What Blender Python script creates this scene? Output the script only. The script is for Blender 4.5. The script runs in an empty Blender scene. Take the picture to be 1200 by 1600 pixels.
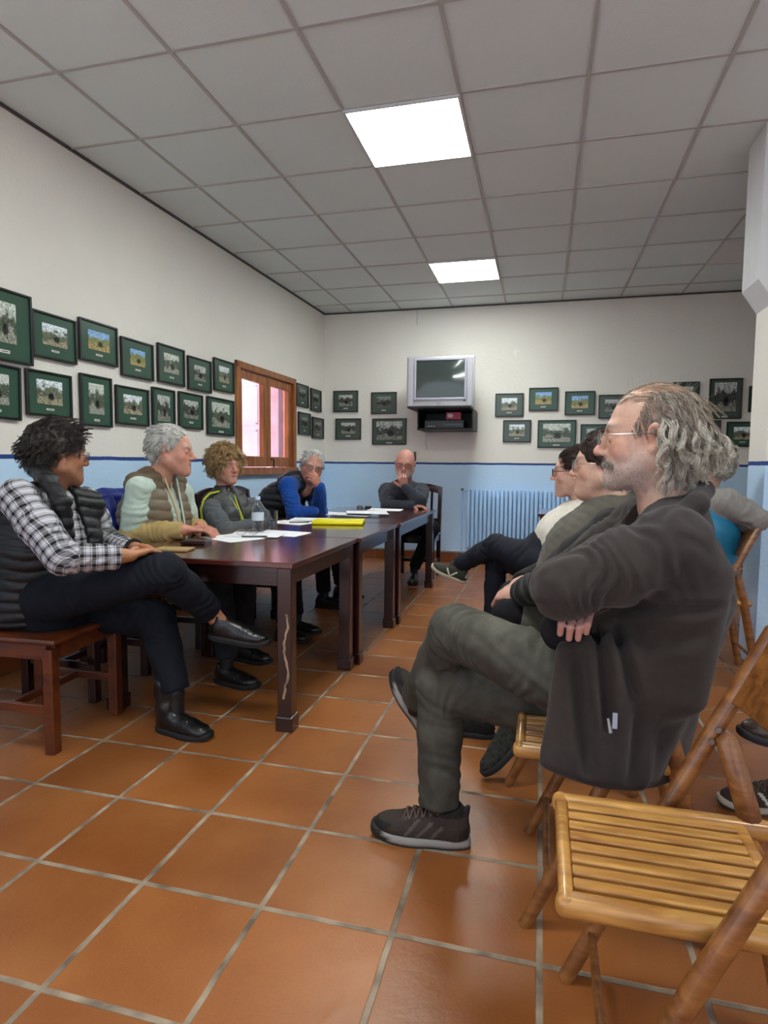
import bpy, bmesh, math, random
import numpy as np
from mathutils import Vector, Matrix
random.seed(7)
rng = np.random.default_rng(11)
scene = bpy.context.scene
COL = scene.collection
F32 = np.float32
PI = math.pi

# ------------------------------------------------------------------ camera (calibrated on the ceiling and floor grids)
FPX, YAW, PITCH, ROLL, CAMZ = 949.93, -0.2528, -0.0764, 0.0090, 1.1134
def cam_axes():
    y, p, r = YAW, PITCH, ROLL
    fw = np.array([math.sin(y)*math.cos(p), math.cos(y)*math.cos(p), math.sin(p)])
    rt = np.array([math.cos(y), -math.sin(y), 0.0])
    up = np.cross(rt, fw)
    return math.cos(r)*rt + math.sin(r)*up, -math.sin(r)*rt + math.cos(r)*up, fw
RT, UP, FW = cam_axes()
CAM = np.array([0.0, 0.0, CAMZ])
def _ray(u, v):
    return RT*((u-600)/FPX) - UP*((v-800)/FPX) + FW
def Py(u, v, y):
    d = _ray(u, v); return CAM + d*(y/d[1])
def Pz(u, v, z):
    d = _ray(u, v); return CAM + d*((z-CAMZ)/d[2])
def Px(u, v, x):
    d = _ray(u, v); return CAM + d*(x/d[0])

# ------------------------------------------------------------------ tagging
def tag(o, label=None, cat=None, group=None, kind=None):
    if label: o['label'] = label
    if cat: o['category'] = cat
    if group: o['group'] = group
    if kind: o['kind'] = kind
    return o
def empty(name, loc=(0, 0, 0), rz=0.0, label=None, cat=None, group=None):
    o = bpy.data.objects.new(name, None); COL.objects.link(o)
    o.location = [float(c) for c in loc]; o.rotation_euler = (0, 0, rz)
    o.empty_display_size = 0.05
    return tag(o, label, cat, group)
def link(name, me, mat=None, parent=None, smooth=False):
    o = bpy.data.objects.new(name, me); COL.objects.link(o)
    if mat is not None and len(me.materials) == 0: me.materials.append(mat)
    if parent is not None: o.parent = parent
    if smooth:
        me.polygons.foreach_set('use_smooth', [True]*len(me.polygons)); me.update()
    return o
def kids(o): return [c for c in bpy.data.objects if c.parent == o]
def copy_tree(o, parent=None):
    c = o.copy(); COL.objects.link(c)
    if parent is not None: c.parent = parent
    for ch in kids(o): copy_tree(ch, c)
    return c

# ------------------------------------------------------------------ materials
def new_mat(name):
    m = bpy.data.materials.new(name); m.use_nodes = True
    nt = m.node_tree; b = nt.nodes['Principled BSDF']
    return m, nt, b
def nd(nt, t, **kw):
    n = nt.nodes.new(t)
    for k, v in kw.items():
        if k.startswith('i_'):
            n.inputs[k[2:].replace('_', ' ')].default_value = v
        else: setattr(n, k, v)
    return n
def rgb(h):
    if isinstance(h, str):
        h = h.lstrip('#'); h = h if len(h) == 6 else ''.join(x*2 for x in h); c = [int(h[i:i+2], 16)/255 for i in (0, 2, 4)]
    else: c = list(h)
    return tuple([x/12.92 if x <= .04045 else ((x+.055)/1.055)**2.4 for x in c])
def c4(h): return rgb(h)+(1.0,)
def simple(name, col, rough=.5, metal=0.0, var=.12, vscale=8.0, bump=0.0, bscale=60.0, coat=0.0, sheen=0.0, spec=.5, stretch=None, vcol=False, tex='Object'):
    m, nt, b = new_mat(name); L = nt.links
    b.inputs['Roughness'].default_value = rough; b.inputs['Metallic'].default_value = metal
    b.inputs['Coat Weight'].default_value = coat; b.inputs['Sheen Weight'].default_value = sheen
    b.inputs['Specular IOR Level'].default_value = spec
    tc = nd(nt, 'ShaderNodeTexCoord'); mp = nd(nt, 'ShaderNodeMapping')
    if stretch: mp.inputs['Scale'].default_value = stretch
    L.new(tc.outputs[tex], mp.inputs['Vector'])
    no = nd(nt, 'ShaderNodeTexNoise'); no.inputs['Scale'].default_value = vscale; no.inputs['Detail'].default_value = 5
    L.new(mp.outputs[0], no.inputs['Vector'])
    if vcol:
        at = nd(nt, 'ShaderNodeAttribute', attribute_name='Col'); src = at.outputs['Color']
    else:
        r = nd(nt, 'ShaderNodeRGB'); r.outputs[0].default_value = c4(col); src = r.outputs[0]
    mr = nd(nt, 'ShaderNodeMapRange'); mr.inputs['To Min'].default_value = 1-var; mr.inputs['To Max'].default_value = 1+var
    L.new(no.outputs['Fac'], mr.inputs['Value']); mr.inputs['From Min'].default_value = .3; mr.inputs['From Max'].default_value = .7
    mx = nd(nt, 'ShaderNodeVectorMath', operation='SCALE')
    L.new(src, mx.inputs[0]); L.new(mr.outputs[0], mx.inputs['Scale'])
    L.new(mx.outputs[0], b.inputs['Base Color'])
    if bump > 0:
        n2 = nd(nt, 'ShaderNodeTexNoise'); n2.inputs['Scale'].default_value = bscale; n2.inputs['Detail'].default_value = 4
        L.new(mp.outputs[0], n2.inputs['Vector'])
        bp = nd(nt, 'ShaderNodeBump'); bp.inputs['Strength'].default_value = bump; bp.inputs['Distance'].default_value = .01
        L.new(n2.outputs['Fac'], bp.inputs['Height']); L.new(bp.outputs[0], b.inputs['Normal'])
    return m
def wood(name, c1, c2, rough=.35, scale=(1.5, 14, 14), coat=.2, gain=1.0):
    m, nt, b = new_mat(name); L = nt.links
    tc = nd(nt, 'ShaderNodeTexCoord'); mp = nd(nt, 'ShaderNodeMapping'); mp.inputs['Scale'].default_value = scale
    L.new(tc.outputs['Object'], mp.inputs['Vector'])
    oi = nd(nt, 'ShaderNodeObjectInfo'); ad = nd(nt, 'ShaderNodeVectorMath', operation='ADD')
    L.new(mp.outputs[0], ad.inputs[0]); 
    sc = nd(nt, 'ShaderNodeMath', operation='MULTIPLY'); sc.inputs[1].default_value = 13.0
    L.new(oi.outputs['Random'], sc.inputs[0]); L.new(sc.outputs[0], ad.inputs[1])
    n1 = nd(nt, 'ShaderNodeTexNoise'); n1.inputs['Scale'].default_value = 2.2; n1.inputs['Detail'].default_value = 8; n1.inputs['Distortion'].default_value = .6
    L.new(ad.outputs[0], n1.inputs['Vector'])
    cr = nd(nt, 'ShaderNodeValToRGB'); cr.color_ramp.elements[0].position = .32; cr.color_ramp.elements[1].position = .68
    cr.color_ramp.elements[0].color = c4(c1); cr.color_ramp.elements[1].color = c4(c2)
    L.new(n1.outputs['Fac'], cr.inputs[0])
    n3 = nd(nt, 'ShaderNodeTexNoise'); n3.inputs['Scale'].default_value = 12; n3.inputs['Detail'].default_value = 6; L.new(ad.outputs[0], n3.inputs['Vector'])
    mr = nd(nt, 'ShaderNodeMapRange'); mr.inputs['To Min'].default_value = .8*gain; mr.inputs['To Max'].default_value = 1.15*gain
    L.new(n3.outputs['Fac'], mr.inputs['Value'])
    mx = nd(nt, 'ShaderNodeVectorMath', operation='SCALE'); L.new(cr.outputs[0], mx.inputs[0]); L.new(mr.outputs[0], mx.inputs['Scale'])
    L.new(mx.outputs[0], b.inputs['Base Color'])
    b.inputs['Roughness'].default_value = rough; b.inputs['Coat Weight'].default_value = coat; b.inputs['Coat Roughness'].default_value = .15
    bp = nd(nt, 'ShaderNodeBump'); bp.inputs['Strength'].default_value = .08; bp.inputs['Distance'].default_value = .004
    L.new(n3.outputs['Fac'], bp.inputs['Height']); L.new(bp.outputs[0], b.inputs['Normal'])
    return m

# ------------------------------------------------------------------ hard-surface meshes
class MB:
    """collects shapes into one mesh"""
    def __init__(s): s.bm = bmesh.new()
    def box(s, c, size, rz=0.0, bevel=0.0, seg=2, rot=None):
        r = bmesh.ops.create_cube(s.bm, size=1.0); vs = r['verts']
        M = Matrix.Translation(Vector([float(x) for x in c])) @ (rot.to_4x4() if rot is not None else Matrix.Rotation(rz, 4, 'Z')) @ Matrix.Diagonal((size[0], size[1], size[2], 1))
        bmesh.ops.transform(s.bm, matrix=M, verts=vs)
        if bevel > 0:
            es = list({e for v in vs for e in v.link_edges})
            bmesh.ops.bevel(s.bm, geom=es, offset=bevel, segments=seg, affect='EDGES', profile=.5)
        return s
    def tube(s, pts, r, n=10, closed=False, caps=True, flat=None):
        pts = [Vector([float(x) for x in p]) for p in pts]; k = len(pts)
        rs = r if isinstance(r, (list, tuple)) else [r]*k
        up = Vector((0, 0, 1)); rings = []; prev = None
        for i, p in enumerate(pts):
            a = pts[i-1] if (i > 0 or closed) else p; b = pts[(i+1) % k] if (i < k-1 or closed) else p
            t = (b-a).normalized()
            if prev is None:
                x = t.cross(up)
                if x.length < .05: x = t.cross(Vector((0, 1, 0)))
                x.normalize()
            else:
                x = prev - t*prev.dot(t)
                x.normalize()
            prev = x; y = t.cross(x)
            fy = flat if flat else 1.0
            rings.append([s.bm.verts.new(p + (x*math.cos(2*PI*j/n) + y*math.sin(2*PI*j/n)*fy)*rs[i]) for j in range(n)])
        m = k if closed else k-1
        for i in range(m):
            A, B = rings[i], rings[(i+1) % k]
            for j in range(n): s.bm.faces.new((A[j], A[(j+1) % n], B[(j+1) % n], B[j]))
        if caps and not closed:
            s.bm.faces.new(rings[0][::-1]); s.bm.faces.new(rings[-1])
        return s
    def lathe(s, prof, c=(0, 0, 0), n=24):
        rings = []
        for r, z in prof:
            rings.append([s.bm.verts.new((c[0]+r*math.cos(2*PI*j/n), c[1]+r*math.sin(2*PI*j/n), c[2]+z)) for j in range(n)])
        for A, B in zip(rings, rings[1:]):
            for j in range(n): s.bm.faces.new((A[j], A[(j+1) % n], B[(j+1) % n], B[j]))
        return s
    def prism(s, pts, d):
        """polygon pts (3D) extruded by vector d"""
        d = Vector(d); a = [s.bm.verts.new(Vector([float(x) for x in p])) for p in pts]; b = [s.bm.verts.new(v.co + d) for v in a]
        n = len(a); s.bm.faces.new(a[::-1]); s.bm.faces.new(b)
        for i in range(n): s.bm.faces.new((a[i], a[(i+1) % n], b[(i+1) % n], b[i]))
        return s
    def quad(s, *pts):
        s.bm.faces.new([s.bm.verts.new(Vector([float(x) for x in p])) for p in pts]); return s
    def build(s, name, mat, parent=None, smooth=False, bevel=0.0):
        bmesh.ops.recalc_face_normals(s.bm, faces=s.bm.faces)
        me = bpy.data.meshes.new(name); s.bm.to_mesh(me); s.bm.free()
        o = link(name, me, mat, parent)
        if smooth:
            me.polygons.foreach_set('use_smooth', [True]*len(me.polygons))
            me.set_sharp_from_angle(angle=math.radians(38))
        if bevel > 0:
            md = o.modifiers.new('bevel', 'BEVEL'); md.width = bevel; md.segments = 2; md.limit_method = 'ANGLE'
        return o

# ------------------------------------------------------------------ implicit-surface modelling ("clay")
def A3(p): return np.asarray(p, dtype=np.float64)
def unit(v): v = A3(v); return v/ (np.linalg.norm(v)+1e-12)
class Clay:
    def __init__(s): s.ops = []
    def add(s, f, lo, hi, mode='u', k=.02): s.ops.append((f, A3(lo), A3(hi), mode, k)); return s
    def cone(s, a, b, ra, rb, k=.02, mode='u'):
        a = A3(a); b = A3(b); ba = b-a; L2 = max(float(ba@ba), 1e-9); R = max(ra, rb)
        def f(X, Y, Z):
            x = X-a[0]; y = Y-a[1]; z = Z-a[2]
            t = np.clip((x*ba[0]+y*ba[1]+z*ba[2])/L2, 0, 1)
            return np.sqrt((x-t*ba[0])**2+(y-t*ba[1])**2+(z-t*ba[2])**2) - (ra+(rb-ra)*t)
        return s.add(f, np.minimum(a, b)-R, np.maximum(a, b)+R, mode, k)
    def chain(s, pts, rs, k=.02, mode='u'):
        for i in range(len(pts)-1): s.cone(pts[i], pts[i+1], rs[i], rs[i+1], k, mode)
        return s
    def ell(s, c, r, ax=None, k=.02, mode='u'):
        c = A3(c); r = A3(r); M = np.eye(3) if ax is None else A3(ax); R = float(r.max()); rm = float(r.min())
        def f(X, Y, Z):
            x = X-c[0]; y = Y-c[1]; z = Z-c[2]
            u = (x*M[0, 0]+y*M[0, 1]+z*M[0, 2])/r[0]; v = (x*M[1, 0]+y*M[1, 1]+z*M[1, 2])/r[1]; w = (x*M[2, 0]+y*M[2, 1]+z*M[2, 2])/r[2]
            q = np.sqrt(u*u+v*v+w*w)+1e-6
            q2 = np.sqrt((u/r[0])**2+(v/r[1])**2+(w/r[2])**2)+1e-6
            return q*(q-1)/q2
        ext = np.sqrt(((M*r[:, None])**2).sum(0))
        return s.add(f, c-ext, c+ext, mode, k)
    def slab(s, a, b, xa, A, B, k=.03, mode='u'):
        """elliptical cone from a to b; xa = width axis; A, B = (half width, half depth) at both ends"""
        a = A3(a); b = A3(b); t = b-a; L = float(np.linalg.norm(t)); t = t/L
        xa = A3(xa); xa = unit(xa - t*(xa@t)); ya = np.cross(t, xa); R = max(A+B)
        def f(X, Y, Z):
            x = X-a[0]; y = Y-a[1]; z = Z-a[2]
            h = x*t[0]+y*t[1]+z*t[2]; q = np.clip(h/L, 0, 1); e = h-q*L
            rx = A[0]+(B[0]-A[0])*q; ry = A[1]+(B[1]-A[1])*q
            u = (x*xa[0]+y*xa[1]+z*xa[2])/rx; v = (x*ya[0]+y*ya[1]+z*ya[2])/ry; m = np.minimum(rx, ry); w = e/m
            g = np.sqrt(u*u+v*v+w*w)+1e-6; g2 = np.sqrt((u/rx)**2+(v/ry)**2+(w/m)**2)+1e-6
            return g*(g-1)/g2
        return s.add(f, np.minimum(a, b)-R, np.maximum(a, b)+R, mode, k)
    def cut(s, p, n, lo=None, hi=None, r=.15, k=.004):
        """remove everything on the side n points to, inside a box around p"""
        p = A3(p); n = unit(n)
        def f(X, Y, Z): return (X-p[0])*n[0]+(Y-p[1])*n[1]+(Z-p[2])*n[2]
        if lo is None: lo = p-r; hi = p+r
        return s.add(f, lo, hi, 'c', k)
    def mesh(s, h, pad=.03, smooth=1):
        us = [o for o in s.ops if o[3] == 'u']
        lo = np.min([o[1] for o in us], 0)-pad; hi = np.max([o[2] for o in us], 0)+pad
        n = np.ceil((hi-lo)/h).astype(int)+1
        F = np.full(n, .2, F32)
        ax = [(lo[i]+h*np.arange(n[i])).astype(F32) for i in range(3)]
        for f, a, b, mode, k in s.ops:
            mg = k+3*h if mode != 'c' else 0
            i0 = np.clip(np.floor((a-mg-lo)/h).astype(int), 0, n-1); i1 = np.clip(np.ceil((b+mg-lo)/h).astype(int)+1, 1, n)
            if np.any(i1 <= i0): continue
            sl = tuple(slice(i0[i], i1[i]) for i in range(3))
            X = ax[0][sl[0]][:, None, None]; Y = ax[1][sl[1]][None, :, None]; Z = ax[2][sl[2]][None, None, :]
            g = f(X, Y, Z).astype(F32); c = F[sl]
            if mode == 'u':
                if k > 0:
                    q = np.maximum(k-np.abs(c-g), 0)/k; F[sl] = np.minimum(c, g)-q*q*k*.25
                else: F[sl] = np.minimum(c, g)
            else:
                gg = -g if mode == 's' else g
                if k > 0:
                    q = np.maximum(k-np.abs(c-gg), 0)/k; F[sl] = np.maximum(c, gg)+q*q*k*.25
                else: F[sl] = np.maximum(c, gg)
        F[0] = F[-1] = .1; F[:, 0] = F[:, -1] = .1; F[:, :, 0] = F[:, :, -1] = .1
        return nets(F, lo, h, smooth)
def nets(F, lo, h, smooth=1):
    S = F < 0
    C = S[:-1, :-1, :-1].astype(np.int8)
    for d in ((1,0,0),(0,1,0),(0,0,1),(1,1,0),(1,0,1),(0,1,1),(1,1,1)):
        C = C + S[d[0]:S.shape[0]-1+d[0], d[1]:S.shape[1]-1+d[1], d[2]:S.shape[2]-1+d[2]]
    act = (C > 0) & (C < 8)
    I = np.argwhere(act); N = len(I)
    idx = np.full(act.shape, -1, np.int32); idx[act] = np.arange(N)
    P = np.zeros((N, 3)); cnt = np.zeros(N)
    cor = [(0,0,0),(1,0,0),(0,1,0),(1,1,0),(0,0,1),(1,0,1),(0,1,1),(1,1,1)]
    V = [F[I[:, 0]+c[0], I[:, 1]+c[1], I[:, 2]+c[2]] for c in cor]
    for a in range(8):
        for ax in range(3):
            if cor[a][ax] == 0:
                b = a + (1 << ax)
                v0, v1 = V[a], V[b]; m = (v0 < 0) != (v1 < 0)
                t = np.where(m, v0/(v0-v1+1e-12), 0)
                q = np.tile(np.array(cor[a], float), (N, 1)); q[:, ax] += t
                P += q*m[:, None]; cnt += m
    P = P/np.maximum(cnt, 1)[:, None] + I
    Q = []
    for ax in range(3):
        b, c = (ax+1) % 3, (ax+2) % 3
        s0 = [slice(1, -1)]*3; s0[ax] = slice(0, F.shape[ax]-1); s1 = list(s0); s1[ax] = slice(1, F.shape[ax])
        a0 = S[tuple(s0)]; a1 = S[tuple(s1)]; m = a0 != a1
        E = np.argwhere(m); 
        off = np.array([1, 1, 1]); off[ax] = 0; G = E+off
        flip = a0[m]
        eb = np.zeros(3, int); eb[b] = 1; ec = np.zeros(3, int); ec[c] = 1
        g = lambda D: idx[D[:, 0], D[:, 1], D[:, 2]]
        q = np.stack([g(G-eb-ec), g(G-ec), g(G), g(G-eb)], 1)
        q[~flip] = q[~flip][:, ::-1]
        Q.append(q)
    Q = np.concatenate(Q); Q = Q[(Q >= 0).all(1)]
    P = P*h+lo
    for _ in range(smooth): P = lap(P, Q, .5)
    return P, Q
def lap(P, Q, f):
    acc = np.zeros_like(P); c = np.zeros(len(P))
    for a, b in ((0, 1), (1, 2), (2, 3), (3, 0)):
        for x, y in ((a, b), (b, a)):
            for d in range(3): acc[:, d] += np.bincount(Q[:, x], P[Q[:, y], d], len(P))
            c += np.bincount(Q[:, x], minlength=len(P))
    return P + f*(acc/np.maximum(c, 1)[:, None]-P)
def normals(P, Q):
    n = np.cross(P[Q[:, 2]]-P[Q[:, 0]], P[Q[:, 3]]-P[Q[:, 1]]); N = np.zeros_like(P)
    for a in range(4):
        for d in range(3): N[:, d] += np.bincount(Q[:, a], n[:, d], len(P))
    return N/(np.linalg.norm(N, axis=1)[:, None]+1e-12)
def tomesh(name, P, Q, mat, parent=None, col=None, uvw=None):
    me = bpy.data.meshes.new(name)
    me.vertices.add(len(P)); me.vertices.foreach_set('co', P.astype(F32).ravel())
    k = Q.shape[1]
    me.loops.add(Q.size); me.loops.foreach_set('vertex_index', Q.astype(np.int32).ravel())
    me.polygons.add(len(Q)); me.polygons.foreach_set('loop_start', np.arange(0, Q.size, k, dtype=np.int32))
    me.polygons.foreach_set('use_smooth', np.ones(len(Q), bool))
    me.update(calc_edges=True)
    if col is not None:
        a = me.color_attributes.new('Col', 'FLOAT_COLOR', 'POINT')
        c = np.ones((len(P), 4), F32); c[:, :3] = col; a.data.foreach_set('color', c.ravel())
    if uvw is not None:
        a = me.attributes.new('uvw', 'FLOAT_VECTOR', 'POINT'); a.data.foreach_set('vector', uvw.astype(F32).ravel())
    return link(name, me, mat, parent)
def join(parts):
    Ps, Qs, Cs, n = [], [], [], 0
    for P, Q, C in parts:
        Ps.append(P); Qs.append(Q+n); Cs.append(C); n += len(P)
    return np.concatenate(Ps), np.concatenate(Qs), np.concatenate(Cs)
_W = rng.normal(size=(24, 3)); _W /= np.linalg.norm(_W, axis=1)[:, None]; _PH = rng.uniform(0, 6.28, 24); _SC = rng.uniform(.6, 1.7, 24)
def noise(P, s, seed=0, n=8):
    """smooth pseudo noise in about -1..1; s = cycles per metre"""
    o = np.zeros(len(P))
    for i in range(n):
        j = (i+seed*5) % 24
        o += np.sin(P@_W[j]*s*6.28*_SC[(j+seed) % 24] + _PH[j] + seed*1.7)
    return o/(n**.5)/1.2
def ridged(P, s, seed=0): return 1-np.abs(noise(P, s, seed, 6))*1.6
def gauss(P, c, r): return np.exp(-((P-A3(c))**2).sum(1)/(2*r*r))
def seg_coord(P, a, b):
    a = A3(a); b = A3(b); t = b-a; L = np.linalg.norm(t); t = t/L
    s = (P-a)@t; d = np.linalg.norm(P-a-np.clip(s, 0, L)[:, None]*t, axis=1)
    return s, d, L
def basis(fwd, up):
    """rows: right(x), forward(y), up(z)"""
    f = unit(fwd); u = A3(up); u = unit(u-f*(u@f)); x = np.cross(f, u)
    return np.array([x, f, u])
# ------------------------------------------------------------------ people: heads, hair, hands, shoes, garments
CC = A3((0, -.012, .03)); CR = A3((.077, .100, .090))        # cranium ellipsoid in head space (x right, y forward, z up)
def head_clay(c, neck, nose=1.0, jaw=1.0, fat=0.0, lids=.004, brow=1.0, chin=1.0, neckr=(.052, .058), mouth=0.0):
    c.ell(CC, CR, k=0)
    c.ell((0, .032, -.03), (.061+fat*.5, .061, .086), k=.03)
    for s in (-1, 1):
        c.cone((s*(.050+fat)*jaw, .0, -.052), (s*.014, .070, -.100*chin), .022+fat*.6, .018+fat*.4, k=.035)
        c.ell((s*.038, .058, -.030), (.024+fat*.5, .022, .026), k=.02)
    c.ell((0, .080, -.102*chin), (.022, .019, .019+fat*.4), k=.022)
    if fat > .006: c.ell((0, .03, -.108), (.045, .045, .022+fat), k=.03)
    c.ell((0, .070, -.064), (.034, .027, .030), k=.02)
    c.cone((-.034, .082, .019), (.034, .082, .019), .011*brow, .011*brow, k=.022)
    for s in (-1, 1):
        c.ell((s*.032, .100, .000), (.017, .014, .011), k=.014, mode='s')
        c.ell((s*.032, .0795, -.002), (.0150, .0142, .0135), k=.004)
    c.cone((0, .092, .010), (0, .104+.012*nose, -.030), .0085, .0120*nose, k=.014)
    c.ell((0, .104+.012*nose, -.033), (.0125*nose, .012, .0105), k=.008)
    for s in (-1, 1):
        c.ell((s*.0125, .1005, -.037), (.0085*nose, .011, .0075), k=.006)
        c.ell((s*.0065, .107, -.0445), (.0035, .005, .003), k=.002, mode='s')
    c.ell((0, .0925, -.0620), (.0215, .0085, .0050), k=.006)
    c.ell((0, .0915, -.0720), (.0185, .0085, .0058), k=.006)
    c.ell((0, .104, -.0668), (.024, .014, .0020+mouth), k=.003, mode='s')
    for s in (-1, 1):
        c.ell((s*.0325, .0965, -.0030), (.0128, .0115, lids), k=.002, mode='s')
        E = basis((0, 1, -.15), (s*.35, .15, 1))
        c.ell((s*.079, -.010, -.003), (.0075, .0185, .031), E, k=.008)
        c.ell((s*.076, -.004, -.033), (.007, .010, .010), k=.006)
        c.ell((s*.0875, -.005, -.002), (.0065, .0105, .021), E, k=.004, mode='s')
    n = A3(neck)
    c.cone((0, -.022, -.045), n, neckr[0], neckr[1], k=.03)
    return c
def face_color(P, skin, lips=(.42, .16, .13), red=.5, brow=None, beard=None, beardc=(.45, .42, .40), bald=None, stub=0.0):
    C = np.tile(A3(rgb(skin)), (len(P), 1))
    n = noise(P, 18, 1)*.06+noise(P, 60, 2)*.05
    C *= (1+n)[:, None]
    def blend(c, w):
        nonlocal C
        w = np.clip(w, 0, 1)[:, None]; C = C*(1-w)+A3(c)*w
    rd = A3(rgb(skin))*A3((1.12, .62, .55))
    for s in (-1, 1): blend(rd, red*gauss(P, (s*.045, .07, -.03), .020)); blend(rd, red*.8*gauss(P, (s*.085, -.01, -.005), .02))
    blend(rd, red*1.1*gauss(P, (0, .118, -.033), .013))
    lw = np.exp(-((P[:, 0]/.021)**4)-((P[:, 2]+.067)/.0085)**4)*(P[:, 1] > .085)
    blend(lips, lw*.75)
    if brow is not None:
        for s in (-1, 1):
            ax = np.abs(P[:, 0]-s*.034)/.020; zz = (P[:, 2]-.024+.10*(np.abs(P[:, 0])-.033)**2/.02)/.0055
            blend(brow, .9*np.exp(-ax**4-zz**2)*(P[:, 1] > .06))
    if beard is not None or stub > 0:
        f = P[:, 1]; z = P[:, 2]
        low = 1/(1+np.exp((z+.046-.25*np.clip(.055-f, 0, .07))/.006))
        low *= 1/(1+np.exp(-(f-.0)/.008)); low *= 1/(1+np.exp(-(z+.128)/.006))
        nz = np.clip(.8+.25*noise(P, 260, 3)+.15*noise(P, 30, 6), 0, 1)
        blend(beardc, (beard if beard is not None else stub)*low*(1-lw)*nz)
    return C
class Head:
    def __init__(s, pos, fwd, up=(0, 0, 1), scale=1.1):
        s.o = A3(pos); s.B = basis(fwd, up); s.k = scale
    def w(s, P): return (A3(P)*s.k)@s.B + s.o
    def l(s, P): return ((A3(P)-s.o)@s.B.T)/s.k
    def d(s, v): return A3(v)@s.B
def uv_sphere(c, r, n=14, m=10, colf=None):
    a = np.linspace(0, 2*PI, n, endpoint=False); b = np.linspace(0, PI, m)
    P = np.array([[math.sin(y)*math.cos(x), math.sin(y)*math.sin(x), math.cos(y)] for y in b for x in a])
    Q = np.array([[i*n+j, (i+1)*n+j, (i+1)*n+(j+1) % n, i*n+(j+1) % n] for i in range(m-1) for j in range(n)])
    return P*r+A3(c), Q
def tubes(paths, rad, sides=3, col=None):
    """paths (n, m, 3) -> one mesh of tapering tubes"""
    n, m, _ = paths.shape
    T = np.gradient(paths, axis=1); T /= np.linalg.norm(T, axis=2)[..., None]+1e-12
    R = np.array([.3, .5, .81]); X = np.cross(T, R); X /= np.linalg.norm(X, axis=2)[..., None]+1e-12; Y = np.cross(T, X)
    w = np.linspace(1, .35, m)[None, :, None]*(rad if np.ndim(rad) == 0 else np.asarray(rad)[:, None, None])
    V = np.stack([paths+(X*math.cos(2*PI*j/sides)+Y*math.sin(2*PI*j/sides))*w for j in range(sides)], 2)   # n,m,s,3
    P = V.reshape(-1, 3); base = (np.arange(n)[:, None, None]*m+np.arange(m-1)[None, :, None])*sides
    j = np.arange(sides)[None, None, :]; j2 = (j+1) % sides
    Q = np.stack([base+j, base+j2, base+sides+j2, base+sides+j], -1).reshape(-1, 4)
    C = None
    if col is not None: C = np.repeat(col, m*sides, axis=0)
    return P, Q, C
def strands(n, mask, flow, length, steps=9, curl=0.0, freq=60, lift=.012, grav=.3, rad=.0007, cols=('#888888',), seed=1, stray=.15, clumps=0, root_t=1.0, shell=1.0):
    g = np.random.default_rng(seed); roots = []; c = 0
    D = g.normal(size=(n*8, 3)); D /= np.linalg.norm(D, axis=1)[:, None]; P = CC+D*CR
    P = P[mask(P)][:n]; n = len(P); P = CC+(P-CC)*max(root_t, shell-.03)
    Ln = (length(P) if callable(length) else length)*g.uniform(.75, 1.15, n)
    cid = None
    if clumps:
        cen = P[g.integers(0, n, clumps)]; cid = np.argmin(((P[:, None, :]-cen[None])**2).sum(2), 1); Ln = Ln*g.uniform(.75, 1.2, clumps)[cid]
    pts = [P]; nrm = (P-CC)/CR**2; nrm /= np.linalg.norm(nrm, axis=1)[:, None]
    jit = g.normal(size=(n, 3))*stray if cid is None else g.normal(size=(clumps, 3))[cid]*stray+g.normal(size=(n, 3))*stray*.15; step = (Ln/steps)[:, None]; d = None
    q = P.copy()
    for i in range(steps):
        fl = flow(q); fl = fl/(np.linalg.norm(fl, axis=1)[:, None]+1e-9)
        t = (i+1)/steps
        dd = fl+nrm*(lift*10*(1-t))+jit+A3((0, 0, -grav*t))
        dd /= np.linalg.norm(dd, axis=1)[:, None]; d = dd if d is None else unit_rows(d*.5+dd*.5)
        q = q+d*step
        rel = (q-CC)/CR; rr = np.linalg.norm(rel, axis=1); mn = shell+lift*3*min(1, t*3)
        fix = (rr < mn) & (q[:, 2] > -.05); q[fix] = CC+(rel[fix]/rr[fix][:, None]*mn)*CR
        pts.append(q.copy())
    S = np.stack(pts, 1)
    if cid is not None:
        m = S.shape[1]; mean = np.zeros((clumps, m, 3)); cn = np.bincount(cid, minlength=clumps)
        np.add.at(mean, cid, S); mean /= np.maximum(cn, 1)[:, None, None]
        w = (np.linspace(0, 1, m)**.8*.72)[None, :, None]; S = S*(1-w)+mean[cid]*w
    if curl > 0:
        m = S.shape[1]; T = np.gradient(S, axis=1); T /= np.linalg.norm(T, axis=2)[..., None]+1e-9
        X = np.cross(T, A3((.2, .4, .9))); X /= np.linalg.norm(X, axis=2)[..., None]+1e-9; Y = np.cross(T, X)
        ph = (g.uniform(0, 6.28, n) if cid is None else g.uniform(0, 6.28, clumps)[cid]+g.normal(size=n)*.25)[:, None]+np.linspace(0, 1, m)[None, :]*(Ln*freq)[:, None]
        am = curl*np.linspace(.15, 1, m)[None, :]*(g.uniform(.6, 1.3, n) if cid is None else g.uniform(.6, 1.3, clumps)[cid]+g.normal(size=n)*.06)[:, None]
        S = S+(X*np.cos(ph)[..., None]+Y*np.sin(ph)[..., None])*am[..., None]
    pal = np.array([rgb(c) for c in cols]); C = pal[g.integers(0, len(pal), n)]*g.uniform(.85, 1.12, (n, 1))
    return tubes(S, rad*g.uniform(.7, 1.3, n), 3, C)
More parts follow.
